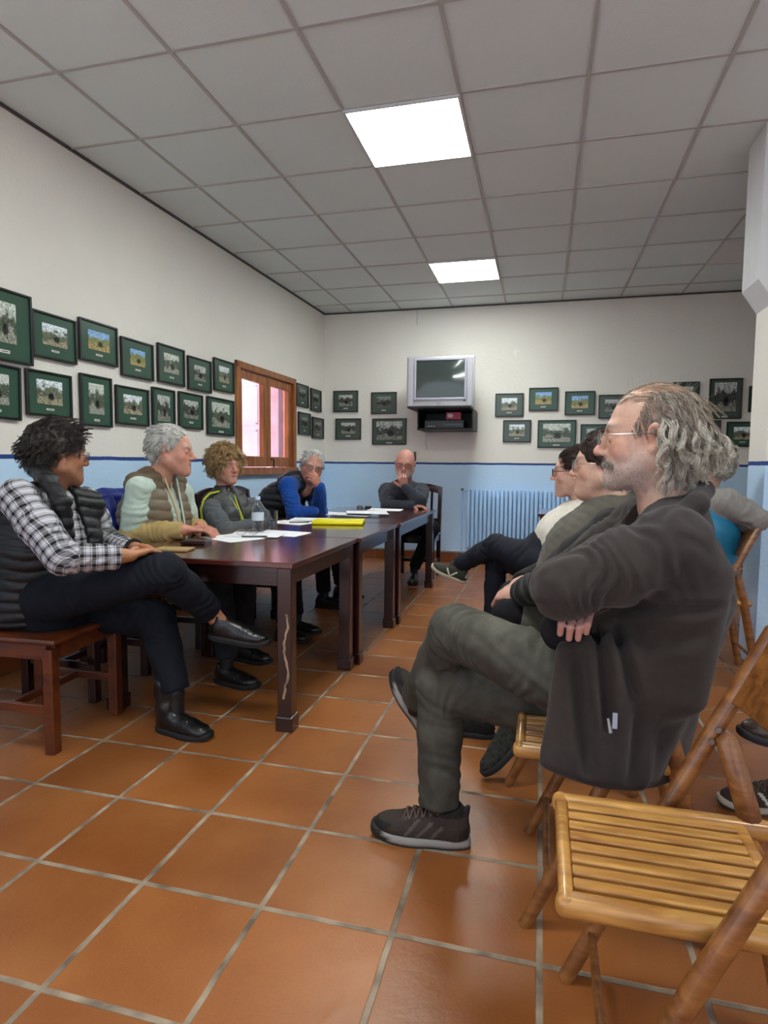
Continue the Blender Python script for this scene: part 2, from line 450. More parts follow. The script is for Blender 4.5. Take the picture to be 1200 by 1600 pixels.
def surf_hairs(P, Q, mask, n, flow, length, rad, cols, seed=1, lift=.5):
    g = np.random.default_rng(seed); N = normals(P, Q); w = mask(P); w = np.clip(w, 0, None); w = w/w.sum(); i = g.choice(len(P), n, p=w)
    a = P[i]+g.normal(size=(n, 3))*.0012; d = unit_rows(N[i]*lift+flow(a)+g.normal(size=(n, 3))*.25); L = length*g.uniform(.5, 1.2, n)[:, None]
    S = np.stack([a, a+d*L*.5, a+(d*.7+unit_rows(flow(a))*.3)*L], 1); pal = np.array([rgb(c) for c in cols])
    return tubes(S, rad*g.uniform(.7, 1.2, n), 3, pal[g.integers(0, len(pal), n)])
def unit_rows(v): return v/(np.linalg.norm(v, axis=1)[:, None]+1e-9)

def hand(c, wrist, fwd, palm, side, curl=(20, 25, 15), spread=6, k=1.0, thumb=(.55, .75, .35), tb=15, curls=None, fore=None, fr=.026):
    """adds palm, four fingers and thumb to clay c; palm = direction the palm faces; side = +1/-1 puts the thumb"""
    f = unit(fwd); n = A3(palm); n = unit(n-f*(n@f)); s = np.cross(f, n)*side; w = A3(wrist)
    if fore is not None: c.cone(fore, w, fr*1.35*k, fr*k, k=.01)
    c.slab(w+f*.006*k, w+f*.050*k, s, (.026*k, .017*k), (.036*k, .014*k), k=.012)
    c.slab(w+f*.050*k, w+f*.080*k, s, (.036*k, .014*k), (.036*k, .0115*k), k=.01)
    L = ((.044, .026, .021), (.050, .030, .022), (.046, .028, .021), (.036, .021, .018))
    tips = []
    for i in range(4):
        off = (.0285, .0098, -.0095, -.0275)[i]; y0 = (.082, .087, .084, .076)[i]
        p = w+f*y0*k+s*off*k; a = 0.0; sp = math.radians((1.3, .4, -.5, -1.5)[i]*spread)
        cu = curls[i] if curls is not None else curl
        r = (.0092, .0095, .0090, .0080)[i]*k
        pts = [p-f*.02*k, p]; rs = [r*1.05, r]
        for j in range(3):
            a += math.radians(cu[j]); ff = f*math.cos(sp)+s*math.sin(sp)
            d = ff*math.cos(a)+n*math.sin(a); p = p+d*L[i][j]*k; pts.append(p); rs.append(r*(.93, .86, .74)[j])
        c.chain(pts, rs, k=.0035); tips.append(p)
    p = w+f*.018*k+s*.022*k+n*.004*k
    d = unit(f*thumb[0]+s*thumb[1]+n*thumb[2]); pts = [p]; rs = [.0145*k]
    for j, l in enumerate((.038, .031, .024)):
        p = p+d*l*k; pts.append(p); rs.append((.0118, .0102, .0080)[j]*k)
        t = math.radians(tb); d = unit(d*math.cos(t)+(f*.8+n*.5-s*.3)*math.sin(t))
    c.chain(pts, rs, k=.006)
    return tips
def skin_cols(P, base, red=.3, seed=3):
    C = np.tile(A3(rgb(base)), (len(P), 1)); C *= (1+noise(P, 20, seed)*.08)[:, None]
    w = np.clip(noise(P, 35, seed+1)*red, 0, 1)[:, None]
    return C*(1-w)+C*A3((1.1, .7, .62))*w

def foldf(P, segs, seed=0):
    """cloth folds: segs = (a, b, reach, amplitude, folds per metre, twist)"""
    o = np.zeros(len(P))
    for i, (a, b, r, am, fq, tw) in enumerate(segs):
        s, d, L = seg_coord(P, a, b)
        w = np.exp(-np.clip(d-r, 0, 1)**2/(2*.025**2))*np.clip(1.2-np.abs(s/L-.5)*1.1, 0, 1)
        ph = s*fq+tw*noise(P, 5, seed+i)+.8*noise(P, 2.2, seed+i+3)
        v = np.cos(2*PI*ph); v = np.sign(v)*np.abs(v)**.7
        o += w*am*v*(.55+.45*noise(P, 4, seed+i+7))
    return o
class Fig:
    def __init__(s, label, group=None, base=(0, 0, 0)):
        s.root = empty('person', base, 0, label, 'person', group); s.b = A3(base); s.parts = []
    def put(s, name, P, Q, mat, col=None, uvw=None, parent=None, label=None):
        o = tomesh(name, P-s.b, Q, mat, s.root if parent is None else parent, col, uvw)
        if label: o['label'] = label
        return o
    def skin(s, P, Q, C): s.parts.append((P, Q, C))
    def body(s, mat):
        P, Q, C = join(s.parts); return s.put('body', P, Q, mat, C)
    def head(s, H, neck_w, skin, h=.0036, fc={}, **kw):
        c = Clay(); head_clay(c, H.l(neck_w), **kw); P, Q = c.mesh(h, pad=.012, smooth=1)
        C = face_color(P, skin, **fc); s.skin(H.w(P), Q, C); s.H = H; s.hP, s.hQ = P, Q
    def eyes(s, H, mat, iris='#4a3524', look=(0, 1, 0), r=.0122, far=False):
        ps = []
        for x in (-1, 1):
            P, Q = uv_sphere((0, 0, 0), r); L = unit(look); dd = unit_rows(P)@L
            C = np.tile(A3((.72, .68, .64)), (len(P), 1)); C[dd > .80] = rgb(iris); C[dd > .95] = (.01, .01, .01)
            s.put('eye', H.w(P+A3((x*.0325, .0800, -.003))), Q, mat, C)
    def glasses(s, H, mat, lensmat, r=.0011, w=.025, h=.018, z=-.004, rimless=False, y=.108, round_=.55, lens=True):
        mb = MB(); k = H.k
        for x in (-1, 1):
            ring = []
            for j in range(20):
                a = 2*PI*j/20; cx = math.copysign(abs(math.cos(a))**round_, math.cos(a)); cz = math.copysign(abs(math.sin(a))**round_, math.sin(a))
                X = x*.034+cx*w; ring.append(H.w((X, y-abs(X)*.22+.004, z+cz*h))-s.b)
            if not rimless: mb.tube(ring, r*k, 6, closed=True)
            X0 = x*(.034+w)
            mb.tube([H.w((X0, y-abs(X0)*.22+.002, z+.006))-s.b, H.w((x*.081, .06, z+.005))-s.b, H.w((x*.084, .0, z+.005))-s.b, H.w((x*.084, -.018, z-.004))-s.b, H.w((x*.083, -.026, z-.02))-s.b], r*k*1.1, 6)
            if lens:
                lb = MB(); f1 = [Vector(p) for p in ring]; f2 = H.d((0, -.0012*k, 0))
                lb.prism(f1, f2)
                s._l = getattr(s, '_l', []) + [lb]
        mb.tube([H.w((-.034+w, y-.001, z+.003))-s.b, H.w((0, y+.001, z+.006))-s.b, H.w((.034-w, y-.001, z+.003))-s.b], r*k*1.1, 6)
        g = mb.build('glasses', mat, s.root, smooth=True)
        for lb in getattr(s, '_l', []): lb.build('lens', lensmat, g)
        s._l = []
        return g
    def hair(s, H, mat, parts):
        P, Q, C = join([(H.w(P), Q, C) for P, Q, C in parts]); return s.put('hair', P, Q, mat, C)
def cap(ells, subs=(), h=.0045, cols=('#444444', '#666666'), amp=.003, fr=60, stretch=(1, 1, .3), seed=0, k=.015):
    c = Clay()
    for e in ells: c.ell(e[0], e[1], k=k)
    for e in subs: c.ell(e[0], e[1], k=.012, mode='s')
    P, Q = c.mesh(h, pad=.012); N = normals(P, Q); S = P*A3(stretch)
    n = ridged(S, fr, seed); P = P+N*(amp*n)[:, None]
    a, b = A3(rgb(cols[0])), A3(rgb(cols[1])); w = np.clip(.5+.5*noise(S, fr*.8, seed+2), 0, 1)[:, None]
    return P, Q, a*(1-w)+b*w

def shoe(fig, ankle, toe, up, name='shoe', kind='sneaker', k=1.0, cols=('#3a302b', '#1c1a1a', '#8c8782', '#15110f'), M=None, laces=True, rest=True, h=.005):
    """ankle = point of the sole under the ankle, toe = forward direction"""
    f = unit(toe); u = A3(up); u = unit(u-f*(u@f)); x = np.cross(f, u); B = np.array([x, f, u]); o = A3(ankle)
    W = lambda P: (A3(P)*k)@B+o
    c = Clay()
    hi = .115 if kind != 'clog' else .07
    c.ell((0, -.030, .045), (.033, .043, .046), k=0)
    c.cone((0, -.022, .060), (0, -.022, hi-.018), .033, .032 if kind != 'boot' else .042, k=.02)
    if kind == 'boot': c.cone((0, -.020, .09), (0, -.022, .20), .040, .048, k=.02)
    c.cone((0, .005, .066), (0, .085, .047), .034, .031, k=.02)
    c.ell((.003, .125, .034), (.043, .066, .031), k=.03)
    c.ell((0, .05, .032), (.036, .09, .03), k=.02)
    if kind == 'sneaker': c.cone((0, -.056, .075), (0, -.066, .108), .010, .007, k=.012)
    if kind not in ('boot',): c.cone((0, -.020, .155), (0, -.014, .082), .034, .026, k=.005, mode='s')
    c.cut((0, 0, .012), (0, 0, -1), lo=(-.1, -.12, -.05), hi=(.1, .25, .03), k=.002)
    P, Q = c.mesh(h/k if k > 1 else h, pad=.012); N = normals(P, Q)
    C = np.tile(A3(rgb(cols[0])), (len(P), 1))
    def bl(col, w):
        nonlocal C
        w = np.clip(w, 0, 1)[:, None]; C = C*(1-w)+A3(rgb(col))*w
    if kind == 'sneaker':
        bl(cols[1], 1/(1+np.exp(-(P[:, 1]-.135-.8*np.clip(.05-P[:, 2], 0, .05))/.003))*(P[:, 2] < .052))
        st = (np.abs(((P[:, 1]+P[:, 2]*.9)*28) % 1-.5) < .16) & (P[:, 1] > -.005) & (P[:, 1] < .10) & (P[:, 2] < .072)
        bl(cols[2], st*.22); P = P+N*(st*.0012)[:, None]
        bl(cols[1], (P[:, 2] > .088)*.9); bl(cols[1], ((P[:, 1] < -.045) & (P[:, 2] < .06))*.6)
    if kind == 'stripe':
        st = ((np.abs((P[:, 1]-.035)+(P[:, 2]-.04)*.8) < .006) | (np.abs((P[:, 1]-.062)-(P[:, 2]-.04)*.8) < .006)) & (P[:, 2] < .07) & (P[:, 2] > .02)
        bl('#d8d4c8', st); bl('#c9c5b8', (P[:, 1] < -.055)*(P[:, 2] > .05))
    if kind in ('boot', 'leather'):
        P = P+N*(.0012*np.cos(P[:, 1]*2*PI*85)*np.exp(-((P[:, 1]-.085)/.022)**2)*(P[:, 2] > .035))[:, None]
        if kind == 'boot': P = P+N*(.002*noise(P, 14, 4))[:, None]
    if kind == 'clog':
        P = P+N*(.0018*noise(P, 70, 4))[:, None]; C *= (1+.5*noise(P, 80, 5))[:, None]
    o1 = fig.put(name, W(P), Q, M['shoe_leather'] if kind in ('boot', 'leather') else M['shoe_fabric'], np.clip(C, 0.002, 1))
    # sole
    def outline(g):
        pts = []
        for j in range(36):
            a = 2*PI*j/36; y = -math.cos(a)
            yy = .062+.135*y; wd = (.037+.010*math.sin((yy+.07)/.27*PI*1.05-.5)-.006*math.exp(-((yy-.03)/.035)**2))*abs(math.sin(a))**.55*(1 if math.sin(a) >= 0 else -1)
            pts.append((wd*g, .062+(yy-.062)*(1+(g-1)*.3), 0))
        return pts
    P0 = outline(1.04); lv = [(.0, .97), (.004, 1.0), (.013, 1.03), (.022, 1.0), (.026, .93)]
    th = .9 if kind in ('boot', 'leather') else .95
    pts = []; 
    for z, g in lv:
        for x0, y0, _ in P0:
            lift = .014*max(0, (y0-.12)/.08)**2
            pts.append((x0*g, .062+(y0-.062)*(1+(g-1)*.25), z*th+lift))
    n = len(P0); Q2 = [[i*n+j, i*n+(j+1) % n, (i+1)*n+(j+1) % n, (i+1)*n+j] for i in range(len(lv)-1) for j in range(n)]
    for b0 in (0, (len(lv)-1)*n):
        for j in range(n//2-1): Q2.append([b0+j, b0+j+1, b0+n-2-j, b0+n-1-j])
    pts = A3(pts); C2 = np.tile(A3(rgb(cols[3])), (len(pts), 1))
    if kind in ('sneaker', 'stripe'): C2[(2 if kind == 'stripe' else 3)*n:] = rgb(cols[2])
    if kind == 'sneaker': C2[2*n:3*n] = rgb(cols[2]); C2[pts[:, 1] > .150] = rgb(cols[3])
    o2 = tomesh('sole', W(pts)-fig.b, np.array(Q2), M['rubber'], o1, C2)
    if laces and kind in ('sneaker', 'stripe'):
        mb = MB()
        for i in range(5):
            y = .012+i*.019; z = .1055-y*.29
            mb.tube([W((-.027, y, z-.013))-fig.b, W((-.010, y+.008, z+.001))-fig.b, W((.012, y+.012, z))-fig.b, W((.027, y+.018, z-.017))-fig.b], .0026*k, 5)
            mb.tube([W((.027, y, z-.013))-fig.b, W((.010, y+.008, z+.002))-fig.b, W((-.012, y+.012, z+.001))-fig.b, W((-.027, y+.018, z-.017))-fig.b], .0026*k, 5)
        for s_ in (-1, 1):
            mb.tube([W((0, .012, .099))-fig.b, W((s_*.02, .02, .106))-fig.b, W((s_*.034, .01, .094))-fig.b, W((s_*.018, .004, .096))-fig.b, W((0, .012, .1))-fig.b], .0018*k, 5)
        mb.build('laces', M['lace'], o1, smooth=True)
    return o1
def valleys(P, segs, ymax):
    o = np.zeros(len(P))
    for a, b, wd, dp in segs:
        a2, b2 = A3(a)[[0, 2]], A3(b)[[0, 2]]; t = b2-a2; L = np.linalg.norm(t); t = t/L; q = P[:, [0, 2]]-a2; s = q@t
        d = np.hypot(*(q-np.clip(s, 0, L)[:, None]*t).T); e = np.clip(np.minimum(s+.02, L-s+.02)/.05, 0, 1)
        o -= dp*e*np.exp(-(d/wd)**2)*np.clip((ymax-P[:, 1])/.05, 0, 1); o += dp*.35*e*np.exp(-((d-wd*2.2)/wd)**2)*np.clip((ymax-P[:, 1])/.05, 0, 1)
    return o
def garment(fig, name, c, h, mat, colf=None, disp=None, uvf=None, pad=.03, label=None, smooth=1):
    P, Q = c.mesh(h, pad=pad, smooth=smooth); N = normals(P, Q)
    if disp is not None: P = P+N*disp(P, N)[:, None]
    if colf is None: C = np.ones((len(P), 3))
    elif callable(colf): C = colf(P, N)
    else: C = np.tile(A3(rgb(colf)), (len(P), 1))
    return fig.put(name, P, Q, mat, C, uvf(P, N) if uvf else None, label=label)
# ------------------------------------------------------------------ materials used by the scene
M = {}
M['wood_light'] = wood('folding_wood', '#5f3416', '#95602f', rough=.33, scale=(2, 16, 16), coat=.35)
M['wood_slat'] = wood('slat_wood', '#8f5c28', '#c8954f', rough=.36, scale=(2.5, 20, 20), coat=.3)
M['wood_dark'] = wood('table_wood', '#1c0908', '#301210', rough=.22, scale=(2, 9, 9), coat=.6)
M['wood_tabletop'] = wood('tabletop_wood', '#35120e', '#54201a', rough=.2, scale=(1.2, 7, 7), coat=.8)
M['wood_chair'] = wood('chair_wood', '#3f1a0c', '#6b3214', rough=.35, scale=(2, 9, 9), coat=.3)
M['wood_window'] = wood('window_wood', '#774420', '#b06c34', rough=.4, scale=(9, 9, 1.4), coat=.2)
M['metal'] = simple('grey_metal', '#8f8f8f', rough=.3, metal=.9, var=.05)
M['glasses_dark'] = simple('dark_glasses', '#1a1414', rough=.3, var=.02)
M['glasses_metal'] = simple('metal_glasses', '#9a938a', rough=.25, metal=.8, var=.02)
M['glasses_red'] = simple('purple_glasses', '#3d1830', rough=.3, var=.02)
M['glasses_r5'] = simple('brown_glasses', '#3a1512', rough=.3, var=.02)
M['skin'] = simple('skin', '#fff', rough=.5, var=.03, vscale=30, bump=.12, bscale=160, vcol=True); M['skin'].node_tree.nodes['Principled BSDF'].inputs['Subsurface Weight'].default_value = .06
M['skin'].node_tree.nodes['Principled BSDF'].inputs['Subsurface Radius'].default_value = (.012, .005, .003)
M['eye'] = simple('eye', '#fff', rough=.12, var=.0, vcol=True)
M['hair'] = simple('hair', '#fff', rough=.5, var=.12, vscale=60, vcol=True, spec=.35)
M['fleece'] = simple('fleece', '#fff', rough=.95, var=.10, vscale=45, bump=.22, bscale=650, sheen=.12, spec=.15, vcol=True)
M['cloth'] = simple('woven_cloth', '#fff', rough=.85, var=.08, vscale=30, bump=.15, bscale=800, spec=.2, vcol=True)
M['denim'] = simple('denim', '#fff', rough=.85, var=.22, vscale=24, bump=.2, bscale=900, spec=.2, vcol=True)
M['nylon'] = simple('quilted_nylon', '#fff', rough=.48, var=.08, vscale=16, bump=.2, bscale=60, spec=.4, vcol=True)
M['shoe_leather'] = simple('black_leather', '#fff', rough=.28, var=.1, bump=.2, bscale=90, vcol=True)
M['shoe_fabric'] = simple('shoe_fabric', '#fff', rough=.75, var=.12, vscale=50, bump=.4, bscale=300, vcol=True, spec=.3)
M['rubber'] = simple('sole_rubber', '#fff', rough=.7, var=.08, vcol=True, bump=.1)
M['lace'] = simple('shoelace', '#5b4a40', rough=.9, var=.2, vscale=200)
def lens_mat():
    m, nt, b = new_mat('spectacle_lens'); L = nt.links
    tr = nd(nt, 'ShaderNodeBsdfTransparent'); gl = nd(nt, 'ShaderNodeBsdfGlossy'); gl.inputs['Roughness'].default_value = .03
    tr.inputs[0].default_value = (.93, .95, .95, 1); lw = nd(nt, 'ShaderNodeLayerWeight'); lw.inputs[0].default_value = .5; pw_ = nd(nt, 'ShaderNodeMath', operation='POWER'); pw_.inputs[1].default_value = 5.0; L.new(lw.outputs['Facing'], pw_.inputs[0]); fr = nd(nt, 'ShaderNodeMath', operation='MULTIPLY_ADD'); fr.inputs[1].default_value = .6; fr.inputs[2].default_value = .03; L.new(pw_.outputs[0], fr.inputs[0])
    mx = nd(nt, 'ShaderNodeMixShader'); L.new(fr.outputs[0], mx.inputs[0]); L.new(tr.outputs[0], mx.inputs[1]); L.new(gl.outputs[0], mx.inputs[2])
    L.new(mx.outputs[0], nt.nodes['Material Output'].inputs[0]); return m
M['lens'] = lens_mat()

def painted_wall():
    """white plaster above a dark blue stripe, pale blue below (z = world height)"""
    m, nt, b = new_mat('two_tone_plaster'); L = nt.links
    g = nd(nt, 'ShaderNodeNewGeometry'); sp = nd(nt, 'ShaderNodeSeparateXYZ'); L.new(g.outputs['Position'], sp.inputs[0])
    n = nd(nt, 'ShaderNodeTexNoise'); n.inputs['Scale'].default_value = 5; n.inputs['Detail'].default_value = 4; L.new(g.outputs['Position'], n.inputs['Vector'])
    mm = nd(nt, 'ShaderNodeMath', operation='MULTIPLY_ADD'); mm.inputs[1].default_value = .012; L.new(n.outputs['Fac'], mm.inputs[0]); L.new(sp.outputs['Z'], mm.inputs[2])
    cr = nd(nt, 'ShaderNodeValToRGB'); cr.color_ramp.interpolation = 'CONSTANT'
    mr = nd(nt, 'ShaderNodeMapRange'); mr.inputs['From Max'].default_value = 3.0; L.new(mm.outputs[0], mr.inputs['Value']); L.new(mr.outputs[0], cr.inputs[0])
    e = cr.color_ramp.elements; e[0].color = c4('#c4e2fe'); e[1].position = 1.128/3; e[1].color = c4('#2d4a8c')
    e2 = e.new(1.152/3); e2.color = c4('#ece7df')
    n2 = nd(nt, 'ShaderNodeTexNoise'); n2.inputs['Scale'].default_value = 2.0; n2.inputs['Detail'].default_value = 6; L.new(g.outputs['Position'], n2.inputs['Vector'])
    m2 = nd(nt, 'ShaderNodeMapRange'); m2.inputs['To Min'].default_value = .93; m2.inputs['To Max'].default_value = 1.04; L.new(n2.outputs['Fac'], m2.inputs['Value'])
    mx = nd(nt, 'ShaderNodeVectorMath', operation='SCALE'); L.new(cr.outputs[0], mx.inputs[0]); L.new(m2.outputs[0], mx.inputs['Scale']); L.new(mx.outputs[0], b.inputs['Base Color'])
    b.inputs['Roughness'].default_value = .7; b.inputs['Specular IOR Level'].default_value = .3
    n3 = nd(nt, 'ShaderNodeTexNoise'); n3.inputs['Scale'].default_value = 35; n3.inputs['Detail'].default_value = 5; L.new(g.outputs['Position'], n3.inputs['Vector'])
    bp = nd(nt, 'ShaderNodeBump'); bp.inputs['Strength'].default_value = .35; bp.inputs['Distance'].default_value = .01; L.new(n3.outputs['Fac'], bp.inputs['Height']); L.new(bp.outputs[0], b.inputs['Normal'])
    return m
M['wall'] = painted_wall()
def tile_floor():
    m, nt, b = new_mat('terracotta_tiles'); L = nt.links
    g = nd(nt, 'ShaderNodeNewGeometry')
    n0 = nd(nt, 'ShaderNodeTexNoise'); n0.inputs['Scale'].default_value = 7; L.new(g.outputs['Position'], n0.inputs['Vector'])
    wv = nd(nt, 'ShaderNodeVectorMath', operation='MULTIPLY_ADD'); wv.inputs[1].default_value = (.006, .006, 0); L.new(n0.outputs['Color'], wv.inputs[0]); L.new(g.outputs['Position'], wv.inputs[2])
    mp = nd(nt, 'ShaderNodeMapping'); s = .3406; mp.inputs['Location'].default_value = ((.9962-.003)/s, (-.9892-.003)/s, 0); mp.inputs['Scale'].default_value = (1/s, 1/s, 1)
    L.new(wv.outputs[0], mp.inputs['Vector'])
    fl = nd(nt, 'ShaderNodeVectorMath', operation='FLOOR'); fr = nd(nt, 'ShaderNodeVectorMath', operation='FRACTION')
    L.new(mp.outputs[0], fl.inputs[0]); L.new(mp.outputs[0], fr.inputs[0])
    sub = nd(nt, 'ShaderNodeVectorMath', operation='SUBTRACT'); sub.inputs[1].default_value = (.5, .5, 0); L.new(fr.outputs[0], sub.inputs[0])
    ab = nd(nt, 'ShaderNodeVectorMath', operation='ABSOLUTE'); L.new(sub.outputs[0], ab.inputs[0]); sp = nd(nt, 'ShaderNodeSeparateXYZ'); L.new(ab.outputs[0], sp.inputs[0])
    mxx = nd(nt, 'ShaderNodeMath', operation='MAXIMUM'); L.new(sp.outputs[0], mxx.inputs[0]); L.new(sp.outputs[1], mxx.inputs[1])
    mk = nd(nt, 'ShaderNodeMapRange'); mk.interpolation_type = 'SMOOTHSTEP'; mk.inputs['From Min'].default_value = .474; mk.inputs['From Max'].default_value = .483; L.new(mxx.outputs[0], mk.inputs['Value'])
    wn = nd(nt, 'ShaderNodeTexWhiteNoise', noise_dimensions='2D'); L.new(fl.outputs[0], wn.inputs['Vector'])
    n1 = nd(nt, 'ShaderNodeTexNoise'); n1.inputs['Scale'].default_value = 3.2; n1.inputs['Detail'].default_value = 3
    ad = nd(nt, 'ShaderNodeVectorMath', operation='MULTIPLY_ADD'); ad.inputs[1].default_value = (9, 9, 9); L.new(wn.outputs['Color'], ad.inputs[0]); L.new(g.outputs['Position'], ad.inputs[2]); L.new(ad.outputs[0], n1.inputs['Vector'])
    cr = nd(nt, 'ShaderNodeValToRGB'); e = cr.color_ramp.elements; e[0].position = .3; e[1].position = .72; e[0].color = c4('#844a1f'); e[1].color = c4('#9c6133')
    L.new(n1.outputs['Fac'], cr.inputs[0])
    mr = nd(nt, 'ShaderNodeMapRange'); mr.inputs['To Min'].default_value = .86; mr.inputs['To Max'].default_value = 1.1; L.new(wn.outputs['Value'], mr.inputs['Value'])
    n4 = nd(nt, 'ShaderNodeTexNoise'); n4.inputs['Scale'].default_value = 180; n4.inputs['Detail'].default_value = 2; L.new(g.outputs['Position'], n4.inputs['Vector'])
    m4 = nd(nt, 'ShaderNodeMapRange'); m4.inputs['To Min'].default_value = .85; m4.inputs['To Max'].default_value = 1.15; L.new(n4.outputs['Fac'], m4.inputs['Value'])
    mm = nd(nt, 'ShaderNodeMath', operation='MULTIPLY'); L.new(mr.outputs[0], mm.inputs[0]); L.new(m4.outputs[0], mm.inputs[1])
    sc = nd(nt, 'ShaderNodeVectorMath', operation='SCALE'); L.new(cr.outputs[0], sc.inputs[0]); L.new(mm.outputs[0], sc.inputs['Scale'])
    gr = nd(nt, 'ShaderNodeValToRGB'); gr.color_ramp.elements[0].color = c4('#5c4d40'); gr.color_ramp.elements[1].color = c4('#a5927c'); gr.color_ramp.elements[0].position = .35; gr.color_ramp.elements[1].position = .65
    n5 = nd(nt, 'ShaderNodeTexNoise'); n5.inputs['Scale'].default_value = 9; n5.inputs['Detail'].default_value = 5; L.new(g.outputs['Position'], n5.inputs['Vector']); L.new(n5.outputs['Fac'], gr.inputs[0])
    mix = nd(nt, 'ShaderNodeMix', data_type='RGBA'); L.new(mk.outputs[0], mix.inputs[0]); L.new(sc.outputs[0], mix.inputs[6]); L.new(gr.outputs[0], mix.inputs[7]); L.new(mix.outputs[2], b.inputs['Base Color'])
    rr = nd(nt, 'ShaderNodeMapRange'); rr.inputs['To Min'].default_value = .36; rr.inputs['To Max'].default_value = .8; L.new(mk.outputs[0], rr.inputs['Value']); L.new(rr.outputs[0], b.inputs['Roughness'])
    n6 = nd(nt, 'ShaderNodeTexNoise'); n6.inputs['Scale'].default_value = 14; n6.inputs['Detail'].default_value = 6; n6.inputs['Roughness'].default_value = .6; L.new(g.outputs['Position'], n6.inputs['Vector'])
    hh = nd(nt, 'ShaderNodeMath', operation='MULTIPLY_ADD'); hh.inputs[1].default_value = -1.2; L.new(mk.outputs[0], hh.inputs[0]); L.new(n6.outputs['Fac'], hh.inputs[2])
    bp = nd(nt, 'ShaderNodeBump'); bp.inputs['Strength'].default_value = .4; bp.inputs['Distance'].default_value = .006; L.new(hh.outputs[0], bp.inputs['Height']); L.new(bp.outputs[0], b.inputs['Normal'])
    return m
M['floor'] = tile_floor()
M['ceiling'] = simple('ceiling_panel', '#dde6e6', rough=.9, var=.03, vscale=1.2, bump=.12, bscale=120, spec=.2)
M['bar'] = simple('ceiling_bar', '#b4b2b0', rough=.6, var=.05)
M['white_paint'] = simple('white_paint', '#cfd0d2', rough=.5, var=.04)
M['terracotta'] = simple('terracotta_skirting', '#8a4a26', rough=.4, var=.15, vscale=4)
M['pipe'] = simple('painted_pipe', '#c9d3dc', rough=.5, var=.04)
M['radiator'] = simple('blue_radiator', '#b2d8ff', rough=.45, var=.04)

# ------------------------------------------------------------------ room shell
ZC, YB = 2.9202, 7.055
def XL(y): return -2.585-.028*(YB-y)        # the long wall runs slightly skew
Y0, XR = -1.6, 3.3
def struct(name, mb, m, **k):
    o = mb.build(name, m, **k); o['kind'] = 'structure'; return o
struct('floor', MB().box(((XR-2.8)/2, (Y0+YB)/2, -.05), (XR+2.9, YB-Y0+.4, .1)), M["floor"])
struct('ceiling', MB().box(((XR-2.8)/2, (Y0+YB)/2, ZC+.06), (XR+2.9, YB-Y0+.4, .1)), M["ceiling"])
struct('wall_back', MB().box(((XR-3.0)/2, YB+.1, 1.46), (XR+3.6, .2, 2.95)), M['wall'])
struct('wall_right', MB().box((XR+.1, (Y0+YB)/2, 1.46), (.2, YB-Y0, 2.95)), M['wall'])
# left wall with the window opening
WY0, WY1, WZ0, WZ1 = 4.93, 6.19, 1.015, 2.03
def wall_piece(mb, ya, yb, za, zb, x_in=0.0, th=.28):
    a = (XL(ya)+x_in, ya, za); b = (XL(yb)+x_in, yb, za)
    mb.prism([a, b, (b[0]-th, b[1], za), (a[0]-th, a[1], za)], (0, 0, zb-za)); return mb
mb = MB()
for r in ((Y0, WY0, 0, 2.93), (WY1, YB+.05, 0, 2.93), (WY0, WY1, 0, WZ0), (WY0, WY1, WZ1, 2.93)): wall_piece(mb, *r)
struct('wall_left', mb, M['wall'])
# partition on the far right with a thicker head above
mb = MB(); mb.box(((1.172+XR)/2, 3.86, 1.06), (XR-1.172, .28, 2.12))
struct('wall_partition', mb, M['wall'])
mb = MB(); mb.prism([(1.09, 3.72, ZC+.005), (1.09, 3.72, 2.125), (1.172, 3.72, 2.0), (XR, 3.72, 2.0), (XR, 3.72, ZC+.005)], (0, .28, 0))
struct('trim_1', mb, M['white_paint'])
# ceiling grid bars
mb = MB()
for i in range(-3, 8):
    x = -1.0384+.6*i
    if XL(0) < x < XR: mb.box((x, (Y0+YB)/2, ZC+.008), (.017, YB-Y0, .010))
for j in range(-7, 8):
    y = 2.4993+.6*j
    if Y0 < y < YB: mb.box(((XR-2.7)/2, y, ZC+.0085), (XR+2.7, .017, .009))
struct('trim_2', mb, M['bar'])
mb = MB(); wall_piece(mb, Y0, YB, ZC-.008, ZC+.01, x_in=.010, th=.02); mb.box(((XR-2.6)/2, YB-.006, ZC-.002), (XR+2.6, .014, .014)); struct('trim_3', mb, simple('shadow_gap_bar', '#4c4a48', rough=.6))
# skirting and the painted pipe above it
def skirting(name, a, b, nrm):
    mb = MB(); a = Vector(a); b = Vector(b); L = (b-a).length; t = (b-a)/L; n = int(L/.33); nrm = Vector(nrm)
    for i in range(n+1):
        p = a+t*(i*.33+.165); l = .325
        if i*.33+l > L: break
        mb.box(p+nrm*.006+Vector((0, 0, .052)), (l, .012, .1), rz=math.atan2(t.y, t.x), bevel=.002, seg=1)
    o = struct(name, mb, M['terracotta']); return o
skirting('baseboard_back', (XL(YB), YB, 0), (XR, YB, 0), (0, -1, 0))
skirting('baseboard_left', (XL(Y0), Y0, 0), (XL(YB), YB, 0), (1, 0, 0))
mb = MB(); mb.tube([(XL(YB)+.05, YB-.02, .125), (XR, YB-.02, .125)], .011, 8)
mb.tube([(XL(Y0)+.025, Y0, .125), (XL(YB)+.025, YB-.03, .125)], .011, 8)
for x in np.arange(-2.3, 3.2, .62): mb.box((x, YB-.012, .125), (.018, .03, .03))
struct('trim_4', mb, M['pipe'], smooth=True)
